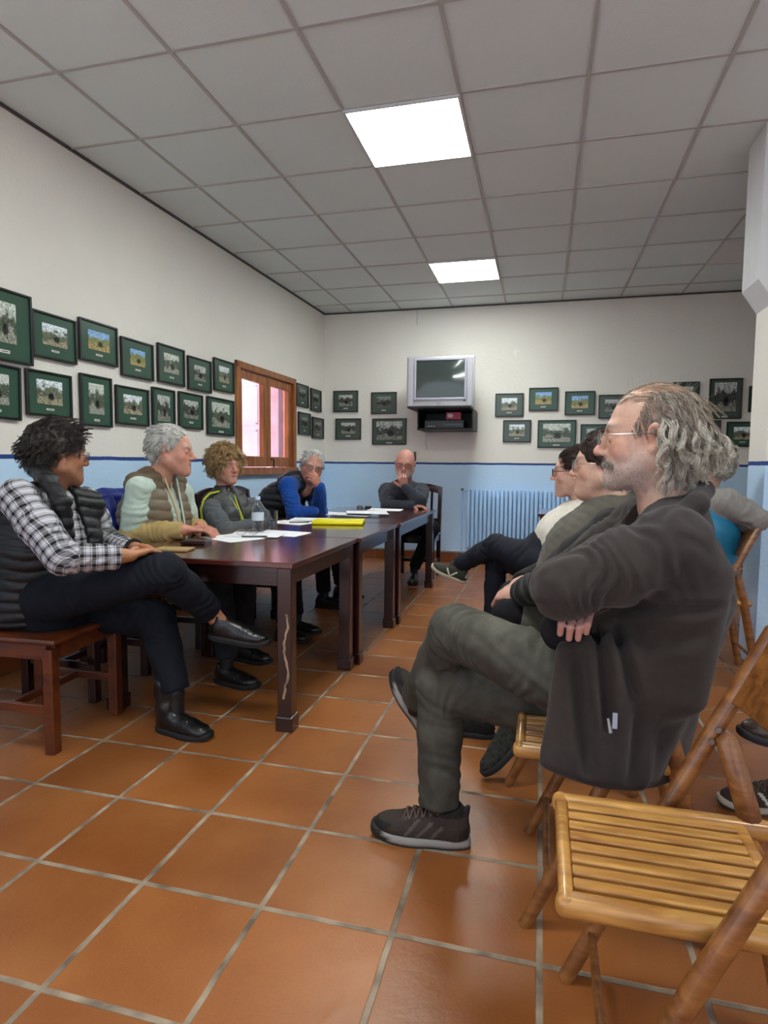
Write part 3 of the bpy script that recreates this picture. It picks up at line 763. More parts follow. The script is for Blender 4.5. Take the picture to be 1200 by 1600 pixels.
# chipped plaster flake and stub on the back wall
p = Py(806, 549, YB); mb = MB()
for a, l in ((.3, .045), (1.9, .05), (3.4, .04), (4.6, .055)):
    mb.prism([(p[0], YB-.003, p[2]), (p[0]+math.cos(a-.35)*l*.5, YB-.003, p[2]+math.sin(a-.35)*l*.5), (p[0]+math.cos(a)*l, YB-.003, p[2]+math.sin(a)*l), (p[0]+math.cos(a+.3)*l*.4, YB-.003, p[2]+math.sin(a+.3)*l*.4)], (0, .004, 0))
struct('trim_5', mb, simple('bare_plaster', '#efe9e0', rough=.9))
p0 = Py(652, 486, YB); mb = MB().box((p0[0], YB-.004, p0[2]-.08), (.012, .008, .16)); struct('trim_6', mb, M['white_paint'])

# ------------------------------------------------------------------ window
w = empty('window_1', (XL((WY0+WY1)/2), (WY0+WY1)/2, (WZ0+WZ1)/2), -.028+PI/2*0); w['kind'] = 'structure'
hw, hh = (WY1-WY0)/2, (WZ1-WZ0)/2
mb = MB()
for y in (-1, 1): mb.box((-.03, y*(hw-.03), 0), (.11, .06, 2*hh), bevel=.004)
mb.box((-.03, 0, hh-.03), (.11, 2*hw, .06), bevel=.004); mb.box((-.02, 0, -hh+.035), (.13, 2*hw+.02, .07), bevel=.004)
mb.build('window_frame', M['wood_window'], w)
for sgn in (-1, 1):
    y0, y1 = (-(hw-.065), -.004) if sgn < 0 else (.004, hw-.065)
    c = (y0+y1)/2; W_ = y1-y0; zb, zt = -hh+.075, hh-.065; H_ = zt-zb; zc = (zb+zt)/2
    mb = MB(); st = .075
    mb.box((-.03, y0+st/2, zc), (.05, st, H_), bevel=.006); mb.box((-.03, y1-st/2, zc), (.05, st, H_), bevel=.006)
    mb.box((-.03, c, zt-st/2), (.048, W_-st, st), bevel=.006); mb.box((-.03, c, zb+.05), (.048, W_-st, .1), bevel=.006)
    s_ = mb.build('sash', M['wood_window'], w)
    mb = MB().box((-.035, c, zc+.012), (.006, W_-2*st+.02, H_-st-.08)); mb.build('pane', M['lens'], s_)
mb = MB(); mb.tube([(.01, .035, -.36), (.035, .035, -.36), (.035, .05, -.36), (.03, .065, -.37), (.03, .068, -.46)], .007, 8)
mb.build('window_handle', simple('dark_handle', '#2a2522', rough=.4, metal=.5), w, smooth=True)
# outside: folded shutter, reveal and the sunlit facade across the street
M['shutter'] = simple('lilac_shutter', '#f3e6f2', rough=.6, var=.05)
M['facade'] = simple('pink_facade', '#f0c4cc', rough=.8, var=.06)
def shutter(x, y, rz, label, wd=.60):
    e = empty('window_shutter', (x, y, 1.53), rz, label, 'shutter', None)
    MB().box((-wd/2, 0, 0), (wd, .032, 1.0), bevel=.004).build('shutter_leaf', M['shutter'], e)
    for z in (-.25, .24):
        mb = MB()
        for xx in (-.2, .2): mb.box((-wd/2+xx, -.020, z), (.022, .012, .42))
        for zz in (-.21, .21): mb.box((-wd/2, -.020, z+zz), (.42, .012, .022))
        mb.build('panel_moulding', M['shutter'], e)
shutter(-2.97, 6.235, 0, 'pale lilac panelled shutter open outside, filling the nearer window pane')
shutter(-2.97, 4.90, math.radians(-20), 'second lilac shutter opened flat outside the nearer window jamb')
struct('wall_outside', MB().box((-5.2, 7, 1.6), (.2, 12, 5)), M['facade'])
struct('ground_outside', MB().box((-4.2, 6, -.06), (2.2, 14, .1)), simple('street', '#b8b2aa', rough=.9))
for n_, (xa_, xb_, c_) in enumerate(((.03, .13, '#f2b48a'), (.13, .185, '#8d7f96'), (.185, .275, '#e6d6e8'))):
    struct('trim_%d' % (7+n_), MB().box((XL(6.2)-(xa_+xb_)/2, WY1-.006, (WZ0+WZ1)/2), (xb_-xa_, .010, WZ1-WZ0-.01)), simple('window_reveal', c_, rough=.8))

# ------------------------------------------------------------------ ceiling lights
def ceiling_light(x, y, on, label):
    e = empty('ceiling_light', (x, y, ZC), 0, label, 'ceiling light', None)
    mb = MB()
    for s_ in (-1, 1):
        mb.box((s_*.294, 0, -.002), (.012, .6, .014)); mb.box((0, s_*.294, -.002), (.576, .012, .014))
    mb.build('frame', M['white_paint'], e)
    if on:
        m, nt, b = new_mat('lit_diffuser'); b.inputs['Emission Color'].default_value = (.93, 1, .955, 1); b.inputs['Emission Strength'].default_value = LAMP; b.inputs['Base Color'].default_value = (.8, .8, .8, 1)
    else: m = simple('unlit_diffuser', '#d9d6d2', rough=.4, var=.02)
    MB().box((0, 0, -.001), (.576, .576, .008)).build('diffuser', m, e)
LAMP = 18.5
X0, Yg = -1.0384, 2.4993
ceiling_light(X0+.3, Yg+.9, True, 'larger looking lit square panel in the ceiling above the tables')
ceiling_light(X0+.3, Yg+3.3, True, 'lit square panel in the ceiling further back, near the television')
ceiling_light(X0+2.7, Yg+3.3, False, 'unlit pale square panel in the ceiling near the partition')
ceiling_light(X0+.3, Yg-1.5, True, 'assumed unseen lit square panel in the ceiling over the camera')  # unseen lamp, assumed from the panel spacing, lights the near wall and floor
ceiling_light(X0+2.7, Yg-1.5, True, 'added unseen lit square panel in the ceiling over the second row of folding chairs')  # unseen lamp, added to light the near sitter from the right

# ------------------------------------------------------------------ pictures
def photo_mat(name, sky, hill, ground, mono=False):
    m, nt, b = new_mat(name); L = nt.links
    tc = nd(nt, 'ShaderNodeTexCoord'); sp = nd(nt, 'ShaderNodeSeparateXYZ'); L.new(tc.outputs['Generated'], sp.inputs[0])
    oi = nd(nt, 'ShaderNodeObjectInfo'); mu = nd(nt, 'ShaderNodeMath', operation='MULTIPLY'); mu.inputs[1].default_value = 37; L.new(oi.outputs['Random'], mu.inputs[0])
    ad = nd(nt, 'ShaderNodeVectorMath', operation='ADD'); L.new(tc.outputs['Generated'], ad.inputs[0]); L.new(mu.outputs[0], ad.inputs[1])
    n1 = nd(nt, 'ShaderNodeTexNoise'); n1.inputs['Scale'].default_value = 4.5; n1.inputs['Detail'].default_value = 9; n1.inputs['Roughness'].default_value = .65; L.new(ad.outputs[0], n1.inputs['Vector'])
    # skyline = z - noise
    a = nd(nt, 'ShaderNodeMath', operation='MULTIPLY_ADD'); a.inputs[1].default_value = -1.3; L.new(n1.outputs['Fac'], a.inputs[0]); L.new(sp.outputs['Z'], a.inputs[2])
    cr = nd(nt, 'ShaderNodeValToRGB'); e = cr.color_ramp.elements; e[0].position = 0; e[0].color = c4(ground); e[1].position = 1; e[1].color = c4(sky)
    mr = nd(nt, 'ShaderNodeMapRange'); mr.inputs['From Min'].default_value = -.9; mr.inputs['From Max'].default_value = .5; L.new(a.outputs[0], mr.inputs['Value']); L.new(mr.outputs[0], cr.inputs[0])
    for p_, c_ in ((.33, ground), (.42, hill), (.62, hill), (.70, sky)): x = e.new(p_); x.color = c4(c_)
    n2 = nd(nt, 'ShaderNodeTexNoise'); n2.inputs['Scale'].default_value = 18; n2.inputs['Detail'].default_value = 6; L.new(ad.outputs[0], n2.inputs['Vector'])
    m2 = nd(nt, 'ShaderNodeMapRange'); m2.inputs['From Min'].default_value = .35; m2.inputs['From Max'].default_value = .65; m2.inputs['To Min'].default_value = .6; m2.inputs['To Max'].default_value = 1.9; L.new(n2.outputs['Fac'], m2.inputs['Value'])
    # dark entrance of the hut in the middle
    vx = nd(nt, 'ShaderNodeVectorMath', operation='SUBTRACT'); vx.inputs[1].default_value = (.55, .5, .33); L.new(tc.outputs['Generated'], vx.inputs[0])
    vs = nd(nt, 'ShaderNodeVectorMath', operation='MULTIPLY'); vs.inputs[1].default_value = (6, 0, 5); L.new(vx.outputs[0], vs.inputs[0]); ln = nd(nt, 'ShaderNodeVectorMath', operation='LENGTH'); L.new(vs.outputs[0], ln.inputs[0])
    m3 = nd(nt, 'ShaderNodeMapRange'); m3.inputs['From Min'].default_value = .55; m3.inputs['From Max'].default_value = .95; m3.inputs['To Min'].default_value = .12; L.new(ln.outputs['Value'], m3.inputs['Value'])
    mm = nd(nt, 'ShaderNodeMath', operation='MULTIPLY'); L.new(m2.outputs[0], mm.inputs[0]); L.new(m3.outputs[0], mm.inputs[1])
    sc = nd(nt, 'ShaderNodeVectorMath', operation='SCALE'); L.new(cr.outputs[0], sc.inputs[0]); L.new(mm.outputs[0], sc.inputs['Scale']); L.new(sc.outputs[0], b.inputs['Base Color'])
    b.inputs['Roughness'].default_value = .25; b.inputs['Specular IOR Level'].default_value = .4
    return m
PM = [photo_mat('stone_hut_photo', '#c9d2d6', '#5c6150', '#8d8672'), photo_mat('blue_sky_photo', '#7fa6cf', '#777a4c', '#a08c5e'),
      photo_mat('grey_photo', '#a9aca8', '#3c3f3a', '#77776e'), photo_mat('trees_photo', '#b7bdb4', '#4b5446', '#8a8b80'), photo_mat('dark_photo', '#6f7670', '#2c302b', '#4e524a')]
M['mat_green'] = simple('green_mount', '#375647', rough=.25, var=.05, spec=.5); M['mat_grey'] = simple('grey_green_mount', '#46534b', rough=.22, var=.05)
M['frame_black'] = simple('black_frame', '#121311', rough=.35, var=.05); M['caption'] = simple('caption_card', '#d8d5cc', rough=.6, var=.05)
M['ink'] = simple('caption_ink', '#55524c', rough=.8)
def picture(c, rz, wd, ht, pm, mat, label, group, pw=.52, ph=.5, tilt=0.0, b=.012):
    e = empty('framed_picture', c, rz, label, 'picture', group); e.rotation_euler = (0, tilt, rz)
    e.rotation_mode = 'XYZ'
    mb = MB()
    for s_ in (-1, 1):
        mb.box((s_*(wd/2-b/2), -.012, 0), (b, .022, ht), bevel=.002, seg=1); mb.box((0, -.012, s_*(ht/2-b/2)), (wd-2*b, .022, b), bevel=.002, seg=1)
    mb.build('frame', M['frame_black'], e)
    MB().box((0, -.008, 0), (wd-2*b, .008, ht-2*b)).build('mount', M[mat], e)
    MB().box((0, -.0135, .012*ht/.3), (wd*pw, .003, ht*ph)).build('photograph', PM[pm], e)
    mb = MB().box((0, -.0135, -ht*ph/2-.035*ht/.3+.012), (wd*.17, .003, ht*.045)); c_ = mb.build('caption', M['caption'], e)
    MB().box((0, -.0155, -ht*ph/2-.035*ht/.3+.012), (wd*.12, .001, ht*.012)).build('caption_text', M['ink'], c_)
def pic_left(u0, u1, vt, vb, pm, mat, label, tilt=0, pw=.52, ph=.5):
    # corners on the skew wall: solve for the wall plane
    def on(u, v):
        d = _ray(u, v); k = (-2.585-.028*YB)/(d[0]-.028*d[1]); return CAM+d*k
    a, b_ = on(u0, (vt+vb)/2), on(u1, (vt+vb)/2)
    um = (u0+u1)/2; t, bt = on(u0, vt), on(u0, vb)
    c = (a+b_)/2; wd = abs(b_[1]-a[1]); ht = t[2]-bt[2]; c[2] = (t[2]+bt[2])/2; c[0] += .003
    picture(c, PI/2+.028*0-.028, wd, ht, pm, mat, label, 'green mounted pictures on the long wall' if mat == 'mat_green' else 'grey mounted pictures beside the window', pw, ph, tilt)
def pic_back(x0, y0, x1, y1, pm, mat, label, group, pw=.55, ph=.52):
    a, b_ = Py(x0, (y0+y1)/2, YB), Py(x1, (y0+y1)/2, YB); t, bt = Py((x0+x1)/2, y0, YB), Py((x0+x1)/2, y1, YB)
    c = ((a[0]+b_[0])/2, YB-.002, (t[2]+bt[2])/2); picture(c, 0, b_[0]-a[0], t[2]-bt[2], pm, mat, label, group, pw, ph, b=.010)
TL = 'in the long wall upper row'; BL = 'in the long wall lower row'
for a in (
    (-46, 45, 436, 555, 3, 'mat_green', 'green mounted picture of bare trees, first and largest '+TL, 0, .42, .56),
    (46, 115, 482, 556, 0, 'mat_green', 'green mounted picture with a wide landscape, second '+TL, 0, .56, .46),
    (120, 179.5, 495, 561, 1, 'mat_green', 'green mounted picture, pale sky over stone mound, third '+TL, 0, .56, .46),
    (186, 236, 525, 586, 1, 'mat_green', 'green mounted picture with blue and ochre photo, fourth '+TL, 0, .46, .42),
    (243.5, 285, 535, 596, 3, 'mat_green', 'green mounted picture of a stone doorway, fifth '+TL, 0, .56, .5),
    (291, 327, 555, 607.6, 2, 'mat_green', 'dark green mounted picture, sixth '+TL, 0, .5, .46),
    (331.5, 362.7, 558, 609, 0, 'mat_green', 'green mounted picture nearest the window '+TL, 0, .5, .5),
    (-50, 28, 560, 650, 3, 'mat_green', 'slightly tilted green mounted picture of trees, first '+BL, .02, .5, .56),
    (37, 108, 575, 647.5, 0, 'mat_green', 'green mounted picture with a wide tree photo, second '+BL, 0, .56, .54),
    (122, 171, 582.5, 664, 3, 'mat_green', 'tall narrow green mounted picture of foliage, third '+BL, 0, .48, .6),
    (178, 229, 600.7, 662, 0, 'mat_green', 'green mounted picture of rough stones, fourth '+BL, 0, .56, .5),
    (235, 270, 604, 672.6, 2, 'mat_green', 'dark green mounted picture above the white-haired man, fifth '+BL, 0, .55, .6),
    (276.5, 313.7, 611, 668, 2, 'mat_green', 'green mounted picture of a hut under pale sky, sixth '+BL, 0, .6, .5),
    (321, 362.7, 618.5, 678, 3, 'mat_green', 'green mounted picture with a large tree photo, last '+BL, 0, .66, .66),
    (461, 479.7, 597.7, 633.6, 4, 'mat_grey', 'small grey picture just right of the window, upper row', 0, .5, .5),
    (483.6, 499.6, 606, 641, 4, 'mat_grey', 'small grey picture in the upper row next to the room corner', 0, .5, .5),
    (464.5, 482.7, 643, 678, 4, 'mat_grey', 'small grey picture right of the window, lower row', 0, .5, .5),
    (486, 503.5, 651, 684, 4, 'mat_grey', 'small grey picture in the lower row touching the room corner', 0, .5, .5)): pic_left(*a)
GB = 'dark pictures between the corner and the television'; GR = 'pictures on the back wall behind the seated row'
for a in (
    (521.6, 610.8, 560, 644, 2, 'mat_grey', 'dark picture of a landscape, upper one nearest the corner on the back wall', GB),
    (580.5, 613, 620, 647, 4, 'mat_grey', 'dark picture immediately left of the television, upper row', GB),
    (525, 654, 564.5, 687, 2, 'mat_grey', 'dark picture with a pale square photo, lower one nearest the corner', GB),
    (582.3, 654, 635.5, 695, 2, 'mat_grey', 'wide dark picture with a stone wall photo, below and left of the television', GB, .75, .7),
    (774, 615, 818, 651, 0, 'mat_grey', 'grey-green picture with light glare, first right of the television in the upper row', GR),
    (826.5, 606, 872, 642, 1, 'mat_green', 'green picture with a blue sky photo in the upper row of the back wall', GR),
    (882.5, 611.5, 929.5, 648.5, 1, 'mat_green', 'green picture with an ochre field photo in the upper row of the back wall', GR),
    (935, 617, 980, 654, 2, 'mat_grey', 'grey-green picture partly hidden by the bearded man\'s forehead', GR),
    (1050, 597, 1092, 634, 2, 'mat_grey', 'picture peeping out just above the bearded man\'s crown', GR),
    (1107, 591.6, 1158.6, 654.6, 2, 'mat_grey', 'tall picture of bare trees over a mound, largest on the back wall', GR, .66, .72),
    (1169, 603, 1212, 644, 0, 'mat_green', 'green picture in the upper row cut off by the partition edge', GR),
    (786, 656.5, 829.6, 691, 0, 'mat_grey', 'picture of a small stone hut, first right of the television in the lower row', GR),
    (840, 656.5, 899.6, 699.5, 3, 'mat_green', 'wide green picture of a hut among trees in the lower row', GR, .72, .66),
    (906.6, 663, 955, 704, 2, 'mat_green', 'dark green picture above the dark-haired woman, lower row', GR, .6, .6),
    (1080, 657, 1125, 695, 2, 'mat_grey', 'picture mostly hidden by the bearded man\'s grey curls, lower row', GR),
    (1134, 659, 1186.6, 698, 0, 'mat_green', 'green picture of a stone hut with dark doorway, lower row near the partition', GR, .55, .5),
    (1194, 650, 1236, 689, 2, 'mat_grey', 'sliver of a picture at the partition edge, lower row', GR)): pic_back(*a)

# ------------------------------------------------------------------ television on its bracket
tvs = simple('silver_plastic', '#bab8bd', rough=.35, metal=.25, var=.03); tvd = simple('dark_side_plastic', '#9d9ba3', rough=.45, var=.03)
YT = 6.52
a = Py(636, 600, YT); b_ = Py(741, 600, YT); tz = Py(690, 556, YT)[2]; bz = Py(690, 637, YT)[2]; cx = (a[0]+b_[0])/2; wd = b_[0]-a[0]; ht = tz-bz; cz = (tz+bz)/2
tv = empty('television', (cx, YT, bz), math.radians(2), 'silver box television with grey screen on a wall bracket', 'television')
mb = MB(); mb.box((0, .03, ht/2), (wd, .06, ht), bevel=.012); mb.box((0, .24, ht*.5), (wd*.82, .36, ht*.82), bevel=.05, seg=3)
mb.build('casing', tvs, tv, smooth=True)
sw, sh_ = wd*.715, ht*.72; sz = ht*.555
mb = MB()
for s_ in (-1, 1):
    mb.box((s_*(sw/2+.012), -.004, sz), (.024, .02, sh_+.05), bevel=.004); mb.box((0, -.004, sz+s_*(sh_/2+.012)), (sw, .02, .024), bevel=.004)
mb.build('bezel', simple('grey_bezel', '#9795a3', rough=.4, var=.03), tv)
bm = MB(); N_ = 14; g_ = [[None]*(N_+1) for _ in range(N_+1)]
for i in range(N_+1):
    for j in range(N_+1):
        x = (i/N_-.5); z = (j/N_-.5); g_[i][j] = bm.bm.verts.new((x*sw, -.004-.007*(1-(2*x)**2)*(1-(2*z)**2), sz+z*sh_))
for i in range(N_):
    for j in range(N_): bm.bm.faces.new((g_[i][j], g_[i+1][j], g_[i+1][j+1], g_[i][j+1]))
bm.build('screen', simple('dark_glass_screen', '#2f3836', rough=.08, var=.02, coat=.5), tv, smooth=True)
for s_ in (-1, 1): MB().box((s_*(wd/2-.045), -.006, ht*.5), (.06, .014, ht*.94), bevel=.006).build('speaker_grille', tvd, tv)
MB().lathe([(0, 0), (.014, 0), (.014, .004), (0, .004)], n=16).build('badge', M['metal'], tv).matrix_local = Matrix.Translation((-.01, -.008, ht*.11)) @ Matrix.Rotation(PI/2, 4, 'X') @ Matrix.Diagonal((1.3, 1, 1, 1))
MB().box((wd*.36, -.008, ht*.135), (.016, .006, .016), bevel=.002).build('power_button', M['frame_black'], tv)
blk = simple('black_bracket', '#15130f', rough=.5, var=.1); 
br = empty('television_bracket', (cx, YB-.25, bz), 0, 'black wall shelf carrying the television, with a lower compartment', 'wall shelf')
sz2 = bz-Py(690, 671, YT)[2]
mb = MB(); mb.box((.02, -.15, -.012), (wd*.9, .74, .022), bevel=.004); mb.build('top_shelf', blk, br)
MB().box((.04, 0, -sz2+.01), (wd*.82, .46, .018), bevel=.004).build('lower_shelf', blk, br)
for s_ in (-1, 1):
    MB().prism([(.04+s_*wd*.41, .24, -.02), (.04+s_*wd*.41, -.23, -.02), (.04+s_*wd*.41, -.21, -sz2), (.04+s_*wd*.41, .24, -sz2)], (.014, 0, 0)).build('side_panel', blk, br)
MB().box((.04, .235, -sz2/2), (wd*.82, .012, sz2)).build('back_panel', blk, br)
vc = empty('video_recorder', (cx+.03, YB-.27, bz-sz2+.02), 0, 'black video recorder in the compartment under the television', 'video recorder')
mb = MB().box((0, 0, .045), (.43, .3, .085), bevel=.004); mb.build('casing', simple('recorder_black', '#1d1d20', rough=.35), vc)
MB().box((.1, -.152, .04), (.18, .006, .02)).build('display', simple('recorder_display', '#39404a', rough=.2), vc)
MB().box((-.09, -.152, .058), (.19, .006, .03)).build('cassette_flap', simple('flap', '#2b2b2e', rough=.3), vc)
for i in range(3): MB().box((-.17+i*.03, -.153, .022), (.018, .006, .009)).build('button', M['metal'], vc)
pc = empty('card', (cx+.135, YB-.43, bz-sz2+.112), 0, 'small pink card leaning on the video recorder', 'card')
MB().box((0, 0, .04), (.16, .006, .075)).build('card_front', simple('pink_card', '#c2496a', rough=.5), pc)
MB().lathe([(0, 0), (.027, 0), (.027, .003), (0, .003)], n=20).build('white_spot', simple('card_white', '#dcd6d6', rough=.5), pc).matrix_local = Matrix.Translation((-.035, -.003, .042)) @ Matrix.Rotation(PI/2, 4, 'X') @ Matrix.Diagonal((1.2, .8, 1, 1))
mb = MB(); q = Py(655, 672, YB); mb.tube([(cx-.24, YB-.012, bz-sz2), (cx-.25, YB-.006, bz-sz2-.12), (cx-.23, YB-.006, bz-sz2-.2)], .004, 6)
tag(mb.build('cable', M['white_paint'], smooth=True), 'thin pale cable hanging on the wall under the television shelf', 'cable')

# ------------------------------------------------------------------ radiator
ra = Py(727, 765, YB-.1); rb = Py(722, 856, YB-.1); xr = ra[0]
rd = empty('radiator', (xr, YB-.08, 0), 0, 'pale blue ribbed radiator on the back wall behind the seated row', 'radiator')
z0, z1 = rb[2], ra[2]
for i in range(26):
    x = .02+i*.047
    mb = MB(); mb.box((x+.02, 0, (z0+z1)/2), (.038, .055, z1-z0), bevel=.014, seg=3)
    mb.build('rib', M['radiator'], rd, smooth=True)
MB().box((.62, .03, z1-.04), (1.2, .02, .03)).build('top_rail', M['radiator'], rd); MB().box((.62, .03, z0+.04), (1.2, .02, .03)).build('bottom_rail', M['radiator'], rd)
mb = MB(); mb.tube([(.02, 0, z1-.02), (-.035, 0, z1-.02), (-.035, 0, .13)], .008, 8); mb.build('feed_pipe', M['radiator'], rd, smooth=True)
MB().tube([(-.035, -.03, z1+.0), (-.035, .02, z1+.0)], .014, 10).build('valve', simple('dark_valve', '#3a3f45', rough=.4), rd, smooth=True)
# small coat hook near the bald man's head
mb = MB(); q = Py(648, 713, YB-.03); mb.box((q[0], YB-.012, q[2]), (.02, .02, .11), bevel=.003); mb.tube([(q[0], YB-.02, q[2]-.03), (q[0], YB-.06, q[2]-.05), (q[0], YB-.07, q[2]-.02)], .006, 8)
tag(mb.build('wall_hook', M['frame_black'], smooth=True), 'black hook on the back wall beside the bald man\'s head', 'hook')

# ------------------------------------------------------------------ tables
TZ = .715
def table(x0, x1, y0, y1, label, group='dark wooden tables pushed together', scratch=False):
    e = empty('dining_table', ((x0+x1)/2, (y0+y1)/2, 0), 0, label, 'table', group); wx, wy = x1-x0, y1-y0
    MB().box((0, 0, TZ-.012), (wx, wy, .024), bevel=.004).build('tabletop', M['wood_tabletop'], e)
    for s_ in (-1, 1):
        MB().box((s_*(wx/2-.05), 0, TZ-.064), (.022, wy-.13, .08)).build('apron', M['wood_dark'], e)
        MB().box((0, s_*(wy/2-.05), TZ-.064), (wx-.13, .022, .08)).build('apron', M['wood_dark'], e)
    for sx in (-1, 1):
        for sy in (-1, 1):
            X, Y = sx*(wx/2-.046), sy*(wy/2-.05)
            mb = MB(); mb.box((X, Y, (TZ-.024)/2+.02), (.062, .062, TZ-.024-.04), bevel=.004); mb.box((X, Y, .033), (.076, .076, .066), bevel=.006)
            l = mb.build('leg', M['wood_dark'], e)
            if scratch and sx == 1 and sy == -1:
                mb = MB(); rr = random.Random(3); pts = []
                z = .52
                f = [(X+.004+.009*math.sin(z_*31)+rr.uniform(-.003, .003), Y-.0325, z_) for z_ in np.linspace(.50, .14, 26)]
                bk = [(q_[0]+.004+.006*abs(math.sin(q_[2]*47))+rr.uniform(0, .003), q_[1], q_[2]) for q_ in f[::-1]]
                mb.prism(f+bk, (0, .002, 0)); mb.build('bare_wood_scratch', simple('bare_wood', '#8f7860', rough=.8, var=.5, vscale=20), l)
    return e
XT0, XT1 = -1.885, -.965
table(XT0, XT1, 2.262, 3.155, 'dark polished wooden table nearest the camera, one leg scratched to bare wood', scratch=True)
table(XT0+.01, XT1+.02, 3.165, 4.06, 'dark polished wooden table in the middle, carrying the yellow folder')
table(XT0+.02, XT1+.035, 4.07, 5.50, 'longest dark wooden table, at the far end where the bald man sits')
table(-.02, .82, 5.30, 6.1, 'separate dark wooden table by the radiator, mostly hidden by the seated row', group=None)

# ------------------------------------------------------------------ things on the tables
paper = simple('white_paper', '#e4e4e8', rough=.7, var=.02); 
def sheet(u, v, wx, wy, rot, label, z=0.0, curl=.006, n=8):
    p = Pz(u, v, TZ+z); mb = MB(); g_ = []
    for i in range(n+1):
        row = []
        for j in range(n+1):
            x, y = (i/n-.5)*wx, (j/n-.5)*wy
            zz = .0015+curl*max(0, (i/n-.6))**2*3+curl*.25*(math.sin(i*1.1+u)+1)*(j/n)
            row.append((x, y, zz))
        g_.append(row)
    top = [[mb.bm.verts.new(q) for q in r] for r in g_]; bot = [[mb.bm.verts.new((q[0], q[1], q[2]-.001)) for q in r] for r in g_]
    for i in range(n):
        for j in range(n):
            mb.bm.faces.new((top[i][j], top[i+1][j], top[i+1][j+1], top[i][j+1])); mb.bm.faces.new((bot[i][j+1], bot[i+1][j+1], bot[i+1][j], bot[i][j]))
    for i in range(n):
        mb.bm.faces.new((top[i][0], bot[i][0], bot[i+1][0], top[i+1][0])); mb.bm.faces.new((top[i+1][n], bot[i+1][n], bot[i][n], top[i][n]))
        mb.bm.faces.new((top[0][i+1], bot[0][i+1], bot[0][i], top[0][i])); mb.bm.faces.new((top[n][i], bot[n][i], bot[n][i+1], top[n][i+1]))
    o = mb.build('paper_sheet', paper, smooth=False); o.location = p; o.rotation_euler = (0, 0, math.radians(rot))
    return tag(o, label, 'paper', 'white paper sheets on the tables')
sheet(362, 841, .22, .31, 62, 'white paper sheet nearest the camera, corner by the white-haired man\'s fingers')
sheet(400, 836, .21, .30, 100, 'white paper sheet lying half over the nearest one', z=.004)
sheet(438, 834, .21, .30, 84, 'white paper sheet right of the water bottle', z=.0)
sheet(455, 817, .21, .30, 75, 'white paper sheet under a pen in front of the curly-haired woman')
sheet(487, 812, .21, .30, 100, 'white paper sheet left of the yellow folder', z=.003)
sheet(520, 803, .21, .30, 70, 'white paper sheet in front of the man in the blue sweater')
sheet(548, 805, .21, .30, 95, 'curled white paper sheet behind the yellow folder', z=.004, curl=.02)
sheet(574, 802, .24, .33, 110, 'white paper sheet sticking out right of the yellow folder', z=.016, curl=.02)
sheet(602, 797, .21, .30, 95, 'single white paper sheet near the bald man\'s elbow')
p = Pz(530, 818, TZ); f = empty('folder', p, math.radians(12), 'bright yellow plastic folder on the middle table', 'folder')
yel = simple('yellow_plastic', '#f2e500', rough=.35, var=.03)
MB().box((0, 0, .012), (.34, .25, .022), bevel=.006, seg=3).build('folder_body', yel, f, smooth=True); MB().box((.0, -.02, .0245), (.335, .2, .0015)).build('folder_flap', yel, f)
def pen(u, v, rot, label, col='#20242c'):
    p = Pz(u, v, TZ+.011); mb = MB().tube([(-.07, 0, 0), (.06, 0, 0), (.07, 0, 0)], [.004, .004, .001], 8); o = mb.build('pen', simple('pen_plastic', col, rough=.3), smooth=True)
    o.location = p; o.rotation_euler = (0, 0, math.radians(rot)); tag(o, label, 'pen')
pen(398, 838, 20, 'dark pen on the papers beside the water bottle'); pen(468, 816, 15, 'dark pen lying on the paper near the curly-haired woman')
# reading glasses on the near papers and keys far away
p = Pz(386, 836, TZ+.012); e = empty('spectacles', p, .6, 'thin folded spectacles lying on the papers by the bottle', 'spectacles')
mb = MB()
for s_ in (-1, 1):
    mb.tube([(s_*.033+.024*math.cos(t), .0, .016+.016*math.sin(t)) for t in np.linspace(0, 6.28, 14, endpoint=False)], .0013, 5, closed=True)
mb.build('rims', M['metal'], e, smooth=True)
for s_ in (-1, 1): MB().tube([(s_*.058, 0, .02), (s_*.052, .06, .012), (s_*.03, .12, .002)], .0013, 5).build('temple_arm', M['metal'], e, smooth=True)
p = Pz(567, 794, TZ); e = empty('key_ring', p, .3, 'small bunch of keys with black fob near the bald man', 'keys')
MB().box((.05, 0, .012), (.06, .035, .022), bevel=.006).build('fob', M['frame_black'], e); MB().lathe([(.0, 0), (.028, 0), (.028, .02), (.012, .03), (0, .03)], c=(-.03, 0, 0), n=14).build('key_cap', M['metal'], e, smooth=True)
mb = MB().tube([(.01+.012*math.cos(t), .012*math.sin(t), .004) for t in np.linspace(0, 6.28, 12, endpoint=False)], .0016, 5, closed=True); mb.build('ring', M['metal'], e)
# phone in leather case near the crossed knees
p = Pz(272, 860, TZ); e = empty('notebook', p, .15, 'thin tan notebook at the table corner by the plaid sleeve', 'notebook')
MB().box((0, 0, .006), (.16, .1, .01), bevel=.002).build('cover', simple('tan_cover', '#a58a5e', rough=.6), e)
MB().box((0, 0, .006), (.156, .097, .006)).build('pages', paper, e)
p = Pz(300, 850, TZ); e = empty('wallet', p, .1, 'small dark brown leather case beside the white-haired man\'s hands', 'wallet')
MB().box((.02, 0, .011), (.13, .08, .02), bevel=.006).build('leather_body', simple('brown_leather', '#2e1712', rough=.45, bump=.2), e)
MB().box((.085, 0, .011), (.004, .082, .024)).build('clasp', M['wood_dark'], e)
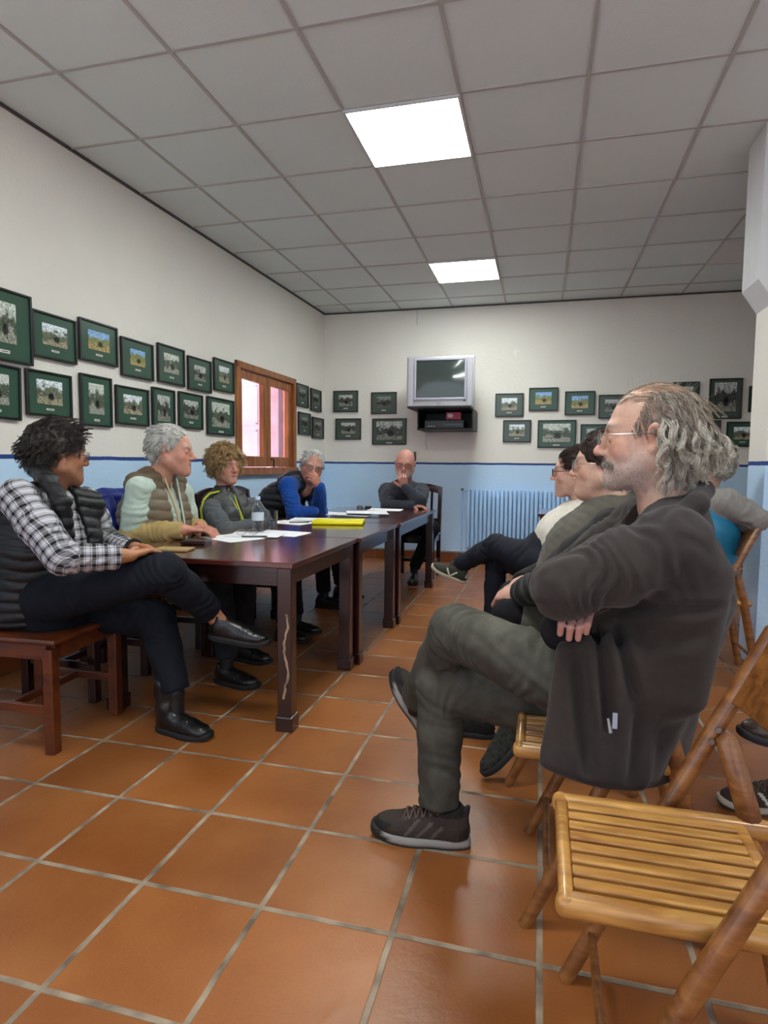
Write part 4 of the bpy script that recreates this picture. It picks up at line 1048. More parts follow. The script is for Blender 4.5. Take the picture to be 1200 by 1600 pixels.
# water bottle
p = Pz(403, 834, TZ); bt = empty('water_bottle', p, 0, 'clear plastic water bottle with pale label and blue cap', 'bottle')
def plastic():
    m, nt, b = new_mat('clear_plastic'); L = nt.links
    tr = nd(nt, 'ShaderNodeBsdfTransparent'); tr.inputs[0].default_value = (.86, .90, .93, 1)
    gl = nd(nt, 'ShaderNodeBsdfGlossy'); gl.inputs['Roughness'].default_value = .06; lw = nd(nt, 'ShaderNodeLayerWeight'); lw.inputs[0].default_value = .35
    mx = nd(nt, 'ShaderNodeMixShader'); L.new(lw.outputs['Facing'], mx.inputs[0]); L.new(tr.outputs[0], mx.inputs[1]); L.new(gl.outputs[0], mx.inputs[2]); L.new(mx.outputs[0], nt.nodes['Material Output'].inputs[0]); return m
bh = .215; k_ = bh/.215
MB().lathe([(.0, .004), (.026, .002), (.033, .008), (.034, .02), (.031, .03), (.034, .04), (.031, .05), (.034, .06), (.033, .075), (.034, .13), (.031, .15), (.022, .175), (.0135, .19), (.0135, .2)], n=24).build('bottle_wall', plastic(), bt, smooth=True)
MB().lathe([(.0348, .078), (.0348, .125)], n=24).build('label', simple('pale_label', '#c9d3de', rough=.4), bt, smooth=True)
MB().lathe([(.0, .216), (.0145, .216), (.0155, .198), (.0155, .196)], n=18).build('cap', simple('blue_cap', '#b9cdea', rough=.4), bt, smooth=True)
p = Pz(425, 829, TZ); gl_ = empty('drinking_glass', p, 0, 'clear drinking glass right behind the water bottle', 'glass')
MB().lathe([(0, .003), (.03, .003), (.036, .12), (.034, .12), (.028, .01), (0, .01)], n=22).build('glass_wall', plastic(), gl_, smooth=True)
MB().lathe([(0, .011), (.0285, .011), (.0315, .06), (0, .06)], n=20).build('water', plastic(), gl_, smooth=True)

# ------------------------------------------------------------------ folding chairs
def folding_chair(ox, yn, yf, label, rz=0.0, oy=None):
    """front edge at x=ox, facing -X; yn..yf = outer sides"""
    W = yf-yn; e = empty('folding_chair', (ox, (yn+yf)/2, 0), rz, label, 'folding chair', 'slatted wooden folding chairs')
    h = W/2; zs = .432
    for s_ in (-1, 1):
        y = s_*(h-.017)
        MB().tube([(.03+.005, y, 0), (.03+.46*.40, y, .40), (.03+.46*.80, y, .80), (.03+.46*.815, y, .815)], [.0165, .0175, .0165, .010], 12).build('back_post', M['wood_light'], e, smooth=True)
        yy = s_*(h-.052)
        mb = MB(); mb.tube([(.325, yy+s_*.010, .60), (.32, yy+s_*.010, .585), (.36, yy, .45), (.45, yy, .008)], [.008, .017, .0175, .015], 10, flat=1.25); mb.build('rear_leg', M['wood_light'], e, smooth=True)
        mb = MB(); mb.box((.20, s_*(h-.058), zs-.012), (.41, .034, .036), bevel=.013, seg=3); mb.build('side_rail', M['wood_slat'], e, smooth=True)
        for z in (.60, .575):
            MB().lathe([(0, .001), (.006, .001), (.006, -.003), (0, -.003)], n=10).build('screw', M['metal'], e).matrix_local = Matrix.Translation((.03+.46*z, y-s_*0-.0175, z)) @ Matrix.Rotation(-PI/2, 4, 'X')
    MB().box((.012, 0, zs-.008), (.024, W-.085, .03), bevel=.010, seg=3).build('front_bar', M['wood_slat'], e, smooth=True)
    MB().box((.338, 0, zs-.008), (.022, W-.15, .024), bevel=.004).build('rear_bar', M['wood_slat'], e)
    n = 8; in_w = W-.150; st = in_w/n
    for i in range(n):
        MB().box((.176, -in_w/2+st*(i+.5), zs-.002), (.305, st-.010, .014), bevel=.003, seg=2).build('slat', M['wood_slat'], e)
    for x, z, r in ((.03+.46*.12, .12, .009), (.42, .14, .009), (.365, .40, .011)):
        hh_ = h-.02 if x < .3 else h-.06
        MB().tube([(x, -hh_, z), (x, hh_, z)], r, 10).build('stretcher', M['wood_light'], e, smooth=True)
    # curved backrest board
    mb = MB(); nseg = 10; f, b2 = [], []
    for i in range(nseg+1):
        y = -h+.03+(W-.06)*i/nseg; c = .022*(1-(2*i/nseg-1)**2)
        f.append((y, c)); 
    for z0_, z1_ in ((.655, .80),):
        vs = []
        for (y, c) in f:
            vs.append([mb.bm.verts.new((.03+.46*z+c+d, y, z)) for z, d in ((z0_, -.006), (z0_, .006), (z1_, .006), (z1_, -.006))])
        for A, B in zip(vs, vs[1:]):
            for j in range(4): mb.bm.faces.new((A[j], A[(j+1) % 4], B[(j+1) % 4], B[j]))
        mb.bm.faces.new(vs[0]); mb.bm.faces.new(vs[-1][::-1])
    mb.build('backrest', M['wood_light'], e, smooth=True, bevel=.003)
    return e
folding_chair(.045, .905, 1.325, 'empty slatted folding chair in front, cut off by the photo edge')
folding_chair(-.045, 1.43, 1.85, 'slatted folding chair under the bearded man in the dark fleece')
folding_chair(-.12, 2.08, 2.50, 'slatted folding chair under the dark-haired woman in the olive vest')
folding_chair(-.15, 2.72, 3.14, 'slatted folding chair under the woman in the white cardigan')
folding_chair(.66, 3.75-.35, 4.17-.35, 'slatted folding chair under the man in the teal vest')
folding_chair(1.0, 4.45, 4.87, 'slatted folding chair half hidden behind the partition')
folding_chair(.98, 1.75, 2.17, 'slatted folding chair in the second row under the person in brown shoes')

# ------------------------------------------------------------------ dining chairs (facing +X)
def dining_chair(x, y, label, mat='wood_dark', rz=0.0, w=.42, d=.42, group='dark wooden dining chairs along the tables', seat_m=None):
    e = empty('dining_chair', (x, y, 0), rz, label, 'dining chair', group); h = .43
    for s_ in (-1, 1):
        MB().box((d/2-.02, s_*(w/2-.02), h/2-.01), (.042, .042, h-.02), bevel=.004).build('leg', M[mat], e)
        mb = MB(); mb.prism([(-d/2, s_*(w/2-.02)-.02, 0), (-d/2+.04, s_*(w/2-.02)-.02, 0), (-d/2+.045, s_*(w/2-.02)-.02, h), (-d/2-.02, s_*(w/2-.02)-.02, .90), (-d/2-.05, s_*(w/2-.02)-.02, .90), (-d/2, s_*(w/2-.02)-.02, h)], (0, .04, 0)); mb.build('back_leg', M[mat], e, bevel=.004)
        MB().box((0, s_*(w/2-.02), .17), (d-.06, .02, .035), bevel=.003).build('stretcher', M[mat], e)
        MB().box((0, s_*(w/2-.02), h-.035), (d-.06, .022, .06), bevel=.003).build('seat_rail', M[mat], e)
    MB().box((d/2-.02, 0, h-.035), (.022, w-.06, .06), bevel=.003).build('seat_rail', M[mat], e); MB().box((0, 0, .17), (.02, w-.05, .03), bevel=.003).build('stretcher', M[mat], e)
    MB().box((.005, 0, h+.007), (d+.02, w+.01, .022), bevel=.008, seg=3).build('seat', M[seat_m or mat], e, smooth=True)
    n = 10; mb = MB(); fr = []; 
    for i in range(n+1):
        yy = -w/2+.01+(w-.02)*i/n; fr.append((yy, .90+.035*math.sin(PI*i/n)))
    mb.prism([(-d/2-.048, a_, b2_) for a_, b2_ in fr]+[(-d/2-.042, a_, b2_-.075-.0*b2_) for a_, b2_ in fr[::-1]], (.022, 0, 0)); mb.build('top_rail', M[mat], e, bevel=.003)
    MB().box((-d/2-.0, 0, .56), (.02, w-.06, .04)).build('lower_rail', M[mat], e)
    for i in range(4):
        yy = (i-1.5)*.07; mb = MB(); mb.prism([(-d/2-.004, yy-.012, .57), (-d/2-.004, yy+.012, .57), (-d/2-.040, yy+.012, .85), (-d/2-.040, yy-.012, .85)], (.012, 0, 0)); mb.build('back_slat', M[mat], e)
    return e
dining_chair(-1.985, 2.05, 'reddish brown wooden chair under the man in the plaid shirt', 'wood_chair', rz=math.radians(3))
dining_chair(-2.16, 3.02, 'dark wooden chair under the white-haired man in the khaki vest')
dining_chair(-2.16, 3.68, 'dark wooden chair under the curly-haired woman')
dining_chair(-2.22, 4.60, 'dark wooden chair under the man in the blue sweater')
dining_chair(-2.18, 4.13, 'empty dark wooden chair with arched slatted back beside the curly-haired woman')
dining_chair(-1.19, 5.93, 'dark wooden chair at the head of the far table under the bald man', rz=-PI/2)
dining_chair(-2.18, 2.53, 'dark wooden chair with a blue jacket over its back')
# ------------------------------------------------------------------ figures
J = Py
def lerp(a, b, t): return A3(a)*(1-t)+A3(b)*t
def trousers(fig, pel, hips, knees, ankles, col, mat='denim', h=.008, r=(.092, .078, .066, .058, .052), pw=(.165, .12), amp=.004, k=.018, shade=None, name='trousers', sk=.6, hem=True, extra=None, vl=None):
    c = Clay(); sa = unit(hips[1]-hips[0])
    c.slab(A3(pel)+(0, 0, .06), A3(pel)-(0, 0, .02), sa, (pw[0]*.9, pw[1]), pw, k=.03)
    segs = []
    for hp, kn, an in zip(hips, knees, ankles):
        m = lerp(hp, kn, .5); cm = lerp(kn, an, .4)
        c.chain([hp, m, kn], [r[0], r[1], r[2]], k=k); c.chain([kn, cm, an], [r[2]*.98, r[3], r[4]], k=k)
        segs += [(lerp(hp, kn, .05), lerp(hp, kn, .4), .08, amp*1.3, 22, .8), (lerp(hp, kn, .75), kn, .07, amp*.9, 26, .9), (lerp(kn, an, .0), lerp(kn, an, .25), .07, amp, 24, .9), (lerp(kn, an, .6), an, .06, amp*.7, 18, .7)]
    if hem:
        for kn, an in zip(knees, ankles): c.cut(an, unit(A3(an)-A3(kn)), r=.085)
    if extra: extra(c)
    def disp(P, N): return foldf(P, segs, 2)+.0012*noise(P, 9, 3)+(vl(P) if vl else 0)
    base = A3(rgb(col))
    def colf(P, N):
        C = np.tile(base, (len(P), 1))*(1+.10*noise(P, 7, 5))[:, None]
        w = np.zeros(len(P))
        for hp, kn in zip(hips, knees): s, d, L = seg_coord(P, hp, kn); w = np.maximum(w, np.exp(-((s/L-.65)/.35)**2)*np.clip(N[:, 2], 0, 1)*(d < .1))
        return C*(1+sk*w)[:, None]     # lit top of the thigh: upward-facing cloth painted lighter
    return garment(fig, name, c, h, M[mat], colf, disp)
def ankle_skin(fig, kn, an, foot, col, r=(.036, .034), h=.006):
    c = Clay(); d = unit(A3(an)-A3(kn)); c.chain([A3(an)-d*.07, A3(an)+d*.0, foot], [r[0]*1.1, r[0], r[1]], k=.01)
    P, Q = c.mesh(h, pad=.015); fig.skin(P, Q, np.tile(A3(rgb(col)), (len(P), 1)))
def core(fig, pts, rs, col, h=.013, limbs=()):
    c = Clay(); c.chain(pts, rs, k=.02)
    for l in limbs: c.chain(l, [.045]+[.036]*(len(l)-2)+[.024], k=.02); P, Q = c.mesh(h); fig.skin(P, Q, np.tile(A3(rgb(col)), (len(P), 1)))
def handskin(fig, fn, col, h=.0032):
    c = Clay(); fn(c); P, Q = c.mesh(h, pad=.012); fig.skin(P, Q, skin_cols(P, col))
def ring(c, pts, r, k=.02, closed=True):
    n = len(pts); rs = r if isinstance(r, (list, tuple)) else [r]*n
    for i in range(n if closed else n-1): c.cone(pts[i], pts[(i+1) % n], rs[i], rs[(i+1) % n], k)
def quilt(P, axis, period, amp, o=0.0):
    s = P@unit(axis)+o+.006*noise(P, 5, 2); return amp*(np.abs(np.sin(PI*s/period))**.55-.6)
def quad_strip(pts, wdir, w, th=.003):
    mb = MB(); a = [A3(p)-A3(wdir)*w/2 for p in pts]+[A3(p)+A3(wdir)*w/2 for p in pts[::-1]]
    return a

# ================================================================== bearded man in the dark fleece
f = Fig('bearded person with long grey curls, glasses and dark brown fleece, sitting cross-legged with arms folded', base=(.25, 1.63, 0))
mid = 1.63
SK = '#c59c88'
H = Head(J(1017, 682, mid), (-.985, .15, -.02), (.03, 0, 1), 1.07); nb = J(1042, 790, mid)
f.head(H, nb, SK, h=.0030, nose=.8, jaw=1.0, fat=.002, chin=.97, neckr=(.056, .064), lids=.0035, fc=dict(red=.45, beard=.45, beardc=(.52, .48, .46), brow=(.16, .12, .10), lips=(.40, .20, .17)))
f.eyes(H, M['eye'], look=(0, 1, .0)); f.glasses(H, M['glasses_metal'], M['lens'], w=.021, h=.015, z=-.002, y=.114)
# hair: bald-ish crown with wisps, thick curls behind the ears and at the nape
side = lambda P: ((P[:, 1] < .038-.45*(P[:, 2]-.02)) & (P[:, 2] > -.045) & ~((P[:, 1] > -.02) & (P[:, 2] < .012) & (np.abs(P[:, 0]) > .03)) & (P[:, 2] < .095))
topm = lambda P: (P[:, 2] > .07) & (P[:, 1] < .075)
greys = ('#8f857b', '#a79c90', '#766b62', '#bab0a4', '#63584f', '#8f7764')
lt = ('#b9b1a4', '#d4ccbf', '#978e82', '#e0d9cb', '#a8a092')
dn = lambda P: np.stack([P[:, 0]*1.5, -np.ones(len(P))*.45, -np.ones(len(P))*.9], 1)
bk = lambda P: np.stack([P[:, 0]*2, -np.ones(len(P))*1.0, -.2-np.clip(-(P[:, 1])*6, 0, 2)], 1)
hp = [cap([((0, -.024, .020), (.0775, .099, .080)), ((0, -.066, -.036), (.066, .050, .048))], [((0, .085, .0), (.2, .085, .13)), ((0, .02, .120), (.075, .085, .045)), ((.09, .01, -.02), (.04, .034, .048)), ((-.09, .01, -.02), (.04, .034, .048)), ((0, .0, -.09), (.15, .06, .06))], cols=('#6f675c', '#9a9284'), amp=.003, fr=55, stretch=(1, .5, .35)),
      strands(5200, side, dn, lambda P: np.where(P[:, 1] > -.022, .026, .066), shell=1.045, curl=.0035, freq=60, lift=.010, grav=.5, rad=.00055, cols=greys, seed=3, stray=.14, clumps=260),
      strands(620, topm, bk, .075, shell=1.012, curl=.0015, freq=30, lift=.004, grav=.2, rad=.00040, cols=('#9a8a76', '#a79a88', '#8a7a66', '#7c6a55'), seed=4, stray=.12, clumps=90),
      strands(6000, lambda P: (P[:, 1] < -.012) & (P[:, 2] < .035) & (P[:, 2] > -.055), lambda P: np.stack([P[:, 0]*3, -np.ones(len(P))*.25, -np.ones(len(P))*1.0], 1), .088, steps=18, shell=1.08, curl=.0105, freq=95, lift=.020, grav=.3, rad=.00055, cols=lt, seed=5, stray=.25, clumps=150),
      strands(40, topm, lambda P: np.stack([P[:, 0]*4, -np.ones(len(P))*.6, np.ones(len(P))*.7], 1), .04, curl=.002, freq=50, lift=.02, grav=-.1, rad=.00030, cols=('#b3a999',), seed=6, stray=.4)]
bm_ = lambda P: (.25+np.clip((-.05-P[:, 2])/.04, 0, 1))*(P[:, 2] < -.040+.35*np.clip(.06-P[:, 1], 0, .06))*(P[:, 2] > -.125)*(P[:, 1] > .005)*((np.abs(P[:, 0]) > .024) | (P[:, 2] < -.078) | (P[:, 2] > -.058))*(P[:, 2] < -.046+.3*np.clip(.05-P[:, 1], 0, .06))
bd = surf_hairs(f.hP, f.hQ, bm_, 1900, lambda P: np.stack([P[:, 0]*0, P[:, 1]*0+.15, P[:, 1]*0-.9], 1), .0055, .00036, ('#a39b93', '#8a827b', '#c4bdb5', '#6d655f', '#b5aea6'), 9, lift=.45)
f.hair(H, M['hair'], hp)
f.put('beard', H.w(bd[0]), bd[1], M['hair'], bd[2])
ms_ = lambda P: (np.abs(P[:, 2]+.0530+.30*np.abs(P[:, 0])) < .0075)*(P[:, 1] > .066)*(np.abs(P[:, 0]) < .042)
P_, Q_, C_ = surf_hairs(f.hP, f.hQ, ms_, 650, lambda P: np.stack([np.sign(P[:, 0])*.5, P[:, 1]*0+.1, P[:, 1]*0-1], 1), .010, .00045, ('#8f8880', '#a8a199', '#756e67'), 12, lift=.35)
f.put('moustache', H.w(P_), Q_, M['hair'], C_)
# trousers, shoes
hN, hF = J(935, 1085, 1.50), J(955, 1120, 1.76); kN, kF = J(712, 985, 1.70), J(688, 1072, 1.77); aN, aF = J(655, 1088, 1.92), J(686, 1258, 1.72)
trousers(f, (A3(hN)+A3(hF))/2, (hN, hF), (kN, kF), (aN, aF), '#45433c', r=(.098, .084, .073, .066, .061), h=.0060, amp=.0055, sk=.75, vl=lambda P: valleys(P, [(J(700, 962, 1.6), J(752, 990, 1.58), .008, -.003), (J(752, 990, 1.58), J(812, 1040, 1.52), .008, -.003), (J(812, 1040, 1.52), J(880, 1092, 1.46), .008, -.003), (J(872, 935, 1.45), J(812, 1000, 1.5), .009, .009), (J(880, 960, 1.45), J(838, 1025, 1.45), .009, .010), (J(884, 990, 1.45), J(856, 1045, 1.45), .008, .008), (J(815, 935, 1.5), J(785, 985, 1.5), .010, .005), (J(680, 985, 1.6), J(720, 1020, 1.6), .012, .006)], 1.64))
ankle_skin(f, kF, aF, J(690, 1285, 1.72), '#141214'); ankle_skin(f, kN, aN, J(650, 1105, 1.93), '#141214')
shoe(f, J(692, 1308, 1.715)*A3((1, 1, 0)), (-1, -.03, 0), (0, 0, 1), k=1.10, M=M, h=.0042)
shoe(f, J(655, 1130, 1.95), (-.42, .05, .62), (.55, -.22, .55), k=1.0, M=M, h=.0048)
# fleece
JK = '#39322f'
pel, che, upp = J(968, 1115, mid), J(1028, 915, mid), J(1043, 828, mid)
sN, sF = J(1050, 852, 1.43), J(1010, 818, 1.83); eN, eF = J(880, 919, 1.355), J(885, 905, 1.86); wN, wF = J(905, 950, 1.70), J(935, 960, 1.50)
c = Clay(); c.slab(A3(pel)-(0, 0, .03), che, (0, 1, 0), (.185, .165), (.195, .160), k=.03); c.slab(che, upp, (0, 1, 0), (.195, .155), (.130, .092), k=.055)
c.cone(upp, J(1058, 802, mid), .080, .058, k=.04)
for s_, e_, w_ in ((sN, eN, wN), (sF, eF, wF)):
    c.cone(upp, s_, .064, .072, k=.05); c.chain([s_, lerp(s_, e_, .5), e_], [.082, .074, .066], k=.03); c.chain([e_, w_], [.064, .050], k=.022)
c.ell(J(905, 905, 1.47), (.075, .07, .06), k=.04)
hang0, hang1 = J(950, 1030, 1.42), J(925, 1205, 1.375)
c.slab(hang0, hang1, (1, .1, 0), (.115, .045), (.115, .03), k=.04)
c.slab(J(1010, 1060, 1.50), J(985, 1190, 1.45), (1, 0, 0), (.09, .07), (.06, .05), k=.05)
c.cut(J(940, 1228, 1.38), (.05, 0, -1), lo=A3(pel)-(.3, .4, .35), hi=A3(pel)+(.35, .4, -.12), k=.01)
c.slab(J(1092, 900, 1.44), J(1045, 1080, 1.42), (1, 0, -.5), (.07, .06), (.08, .05), k=.05)
ring(c, [J(1100, 766, 1.60), J(1088, 788, 1.50), J(1028, 832, 1.48), J(965, 856, 1.57), J(970, 832, 1.74), J(1060, 770, 1.73)], [.022, .024, .022, .018, .018, .022], k=.02)
c.cone(J(1000, 755, mid), J(985, 822, 1.61), .068, .056, k=.01, mode='s'); c.cone(J(955, 800, 1.60), J(925, 835, 1.60), .05, .035, k=.01, mode='s')
segs = [(sN, lerp(sN, eN, .5), .085, .0045, 16, 1.2), (lerp(sN, eN, .5), eN, .07, .006, 18, 1.0), (eN, wN, .06, .005, 20, 1), (lerp(pel, che, .2), lerp(pel, che, .7), .18, .006, 8, 1.0), (che, upp, .17, .005, 9, 1.3), (sF, eF, .07, .004, 18, 1)]
VL = [(J(936, 990, 1.38), J(949, 1140, 1.36), .010, .026), (J(897, 1000, 1.40), J(917, 1205, 1.36), .012, .020), (J(966, 985, 1.39), J(990, 1090, 1.38), .010, .018), (J(1000, 1100, 1.38), J(985, 1225, 1.37), .012, .014),
      (J(930, 978, 1.40), J(1015, 948, 1.41), .010, .020), (J(1015, 948, 1.41), J(1120, 940, 1.45), .010, .012), (J(1000, 1008, 1.40), J(1095, 985, 1.42), .014, .008), (J(1008, 880, 1.38), J(985, 800, 1.42), .012, .006)]
def dsp(P, N):
    o = foldf(P, segs, 4)
    o += valleys(P, VL, 1.50)
    return o+.0015*noise(P, 12, 6)
def jcol(P, N):
    C = np.tile(A3(rgb(JK)), (len(P), 1)); w = np.clip(noise(P, 1.6, 4)*.5+.5, 0, 1)[:, None]; return C*(1-w*.25)+A3(rgb('#2a2830'))*w*.25
jk = garment(f, 'fleece_jacket', c, .0062, M['fleece'], jcol, dsp)
mb = MB(); zt, zb = J(941, 1020, 1.36), J(955, 1128, 1.325)
tb = A3(f.b)
for i in range(9):
    a = J(938+i*2.2, 1120+i*1.5, 1.315)
mb.tube([J(950, 1122, 1.322)-tb, J(954, 1145, 1.318)-tb], [.0035, .005], 8); mb.build('zip_pull', M['metal'], jk, smooth=True)
mb = MB(); q = J(961, 1122, 1.318)-tb; mb.box(q+(0, 0, -.006), (.010, .003, .034), bevel=.001); o = mb.build('fabric_tag', simple('grey_tag', '#9aa3b5', rough=.6), jk)
# undershirt sleeve and fingers tucked under the near arm
c = Clay(); c.chain([J(905, 950, 1.62), J(900, 972, 1.47)], [.045, .038], k=.02); c.ell(J(880, 985, 1.46), (.05, .05, .05), k=.02)
garment(f, 'shirt', c, .008, M['cloth'], '#16151a', lambda P, N: .003*noise(P, 16, 2))
def fingers(c):
    for i, (u, v) in enumerate(((876, 976), (890, 980), (904, 981), (917, 976))):
        a = J(u+6, v-22, 1.40); b = J(u+1, v, 1.362); d = J(u-1, v+(14, 18, 17, 12)[i], 1.372)
        c.chain([a, b, d], [.0086, .0084, .0072], k=.0015)
    c.slab(J(905, 940, 1.50), J(902, 955, 1.44), (1, 0, .1), (.040, .016), (.040, .014), k=.008)
handskin(f, fingers, '#b88a80', .003)
core(f, [pel, che, upp, nb], [.10, .11, .07][:2]+[.06, .05], SK, limbs=([upp, sN, eN, wN], [upp, sF, eF, wF], [pel, hN, kN, aN], [pel, hF, kF, aF]))
f.body(M['skin'])
# ------------------------------------------------------------------ plaid cloth
def plaid():
    m, nt, b = new_mat('plaid_shirt_cloth'); L = nt.links
    at = nd(nt, 'ShaderNodeAttribute', attribute_name='uvw'); sp = nd(nt, 'ShaderNodeSeparateXYZ'); L.new(at.outputs['Vector'], sp.inputs[0])
    outs = []
    for k in (0, 1):
        mu = nd(nt, 'ShaderNodeMath', operation='MULTIPLY'); mu.inputs[1].default_value = 1/.040; L.new(sp.outputs[k], mu.inputs[0])
        fr = nd(nt, 'ShaderNodeMath', operation='FRACT'); L.new(mu.outputs[0], fr.inputs[0])
        cr = nd(nt, 'ShaderNodeValToRGB'); cr.color_ramp.interpolation = 'LINEAR'; e = cr.color_ramp.elements; e[0].position = 0; e[0].color = (1, 1, 1, 1); e[1].position = 1; e[1].color = (1, 1, 1, 1)
        for p, v in ((.12, 1), (.15, .42), (.20, .42), (.23, 1), (.30, 1), (.34, .10), (.62, .10), (.66, .9), (.72, .9), (.75, .42), (.80, .42), (.83, 1)):
            x = e.new(p); x.color = (v, v, v*1.02, 1)
        L.new(fr.outputs[0], cr.inputs[0]); outs.append(cr)
    mx = nd(nt, 'ShaderNodeMix', data_type='RGBA'); mx.inputs[0].default_value = .5; L.new(outs[0].outputs[0], mx.inputs[6]); L.new(outs[1].outputs[0], mx.inputs[7])
    g = nd(nt, 'ShaderNodeGamma'); g.inputs[1].default_value = 1.7; L.new(mx.outputs[2], g.inputs[0])
    sc = nd(nt, 'ShaderNodeMix', data_type='RGBA', blend_type='MULTIPLY'); sc.inputs[0].default_value = 1; sc.inputs[7].default_value = (.50, .49, .52, 1); L.new(g.outputs[0], sc.inputs[6]); L.new(sc.outputs[2], b.inputs['Base Color'])
    b.inputs['Roughness'].default_value = .85; b.inputs['Specular IOR Level'].default_value = .2; return m
M['plaid'] = plaid()
def seguv(P, segs, sa):
    """cloth coordinates along and across the nearest limb"""
    best = np.full(len(P), 9.0); U = np.zeros((len(P), 3))
    for a, b, r, mode in segs:
        s, d, L = seg_coord(P, a, b); dd = d-r; m = dd < best; best = np.where(m, dd, best)
        t = unit(A3(b)-A3(a)); x = unit(A3(sa)-t*(A3(sa)@t)); y = np.cross(t, x); q = P-A3(a)
        if mode == 'limb': U[m] = np.stack([s, (q@y)*1.15, s*0], 1)[m]
        else: U[m] = np.stack([q@x, q[:, 2], s*0], 1)[m]
    return U

# ================================================================== man in the plaid shirt
f = Fig('person with dark wavy hair, plaid shirt and dark quilted vest, sitting cross-legged', base=(-1.95, 2.08, 0))
mid = 2.08; SK = '#b07a5a'
H = Head(J(90, 709, mid), (.40, .90, -.05), (0.05, 0, 1), 1.02); nb = J(78, 775, mid)
f.head(H, nb, SK, h=.0032, nose=.9, fat=.006, fc=dict(red=.5, brow=(.05, .04, .035), stub=.3, beardc=(.22, .18, .16)), neckr=(.058, .064))
f.eyes(H, M['eye'], look=(0, 1, -.1)); f.glasses(H, M['glasses_dark'], M['lens'], w=.026, h=.018, z=-.004)
hk = lambda P: ((P[:, 1] < .070-.5*np.clip(.05-P[:, 2], 0, .2)) & (P[:, 2] > -.05) & ~((P[:, 1] > -.018) & (P[:, 2] < .016)))
cols = ('#1c1816', '#2a2420', '#14110f', '#38302b', '#4a433e')
swp = lambda P: np.stack([P[:, 0]*3, np.where(P[:, 2] > .06, .5, -.8), np.where(P[:, 2] > .06, .15, -1.0)], 1)
f.hair(H, M['hair'], [cap([((0, -.014, .036), (.089, .112, .100)), ((0, -.070, -.03), (.064, .045, .050))], [((0, .120, -.03), (.2, .075, .105)), ((.09, .022, -.035), (.04, .042, .058)), ((-.09, .022, -.035), (.04, .042, .058)), ((0, .0, -.10), (.15, .075, .07))], cols=('#14110f', '#2d2723'), amp=.006, fr=26, stretch=(1, .6, .6)),
    strands(5200, hk, swp, .048, shell=1.165, steps=9, curl=.0045, freq=110, lift=.02, grav=.2, rad=.0008, cols=cols, seed=21, stray=.22, clumps=260),
    strands(260, lambda P: (P[:, 2] < .01) & (P[:, 2] > -.03) & (P[:, 1] > .0) & (P[:, 1] < .035), lambda P: np.stack([P[:, 0], P[:, 1]*0, P[:, 1]*0-1], 1), .025, rad=.0006, cols=('#5a5450', '#77706a'), seed=22)])
pel, che, upp = J(62, 935, mid), J(75, 850, mid), J(80, 790, mid)
hN, hF = J(75, 935, 1.97), J(100, 945, 2.20); kN, kF = J(258, 893, 2.06), J(246, 968, 2.20); aN, aF = J(328, 955, 2.27), J(274, 1080, 2.16)
trousers(f, (A3(hN)+A3(hF))/2, (hN, hF), (kN, kF), (aN, aF), '#12151d', r=(.100, .088, .075, .068, .060), h=.007, amp=.004, sk=.35, pw=(.185, .15))
ankle_skin(f, kN, aN, J(343, 972, 2.29), SK); ankle_skin(f, kF, aF, J(275, 1120, 2.16), '#121214')
shoe(f, J(268, 1142, 2.15)*A3((1, 1, 0)), (1, -.12, 0), (0, 0, 1), kind='boot', k=1.02, cols=('#131213', '#131213', '#131213', '#0d0c0c'), M=M, laces=False)
shoe(f, J(352, 1000, 2.29), (.92, .15, -.10), (.15, -.05, 1), kind='leather', k=1.0, cols=('#131213', '#131213', '#131213', '#0d0c0c'), M=M, laces=False)
sN, sF = J(27, 777, 1.86), J(132, 785, 2.28); eN, eF = J(98, 872, 1.80), J(158, 838, 2.34); wN, wF = J(188, 870, 1.93), J(204, 862, 2.14)
fwd = unit((.93, -.36, 0)); sd = np.array([.36, .93, 0]); 
c = Clay(); c.slab(A3(pel)+(.02, -.02, .05), che, sd, (.18, .165), (.195, .165), k=.03); c.slab(che, upp, sd, (.19, .145), (.13, .09), k=.05)
for s_, e_, w_ in ((sN, eN, wN), (sF, eF, wF)):
    c.cone(upp, s_, .055, .062, k=.03); c.chain([s_, lerp(s_, e_, .5), e_], [.068, .066, .060], k=.025); c.chain([e_, w_], [.057, .046], k=.02)
    c.cut(w_, unit(A3(w_)-A3(e_)), r=.06)
nkc = A3(nb)+fwd*.045+A3((0, 0, -.02))
ring(c, [nkc+fwd*.045+A3((0, 0, -.045)), nkc+sd*.055, nkc-fwd*.075+A3((0, 0, .03)), nkc-sd*.055], .014, k=.012)
c.cone(A3(nb)+(0, 0, .04), A3(nb)+fwd*.075-(0, 0, .06), .050, .022, k=.01, mode='s')
segs = [(sN, lerp(sN, eN, .5), .075, .0035, 16, 1.2), (lerp(sN, eN, .5), eN, .06, .0055, 22, 1.0), (eN, wN, .05, .0045, 26, 1), (sF, eF, .06, .004, 20, 1), (eF, wF, .05, .004, 26, 1), (pel, upp, .15, .005, 12, 1.4)]
useg = [(sN, eN, .07, 'limb'), (eN, wN, .05, 'limb'), (sF, eF, .07, 'limb'), (eF, wF, .05, 'limb'), (pel, upp, .15, 'trunk')]
garment(f, 'plaid_shirt', c, .0065, M['plaid'], None, lambda P, N: foldf(P, segs, 7), lambda P, N: seguv(P, useg, sd))
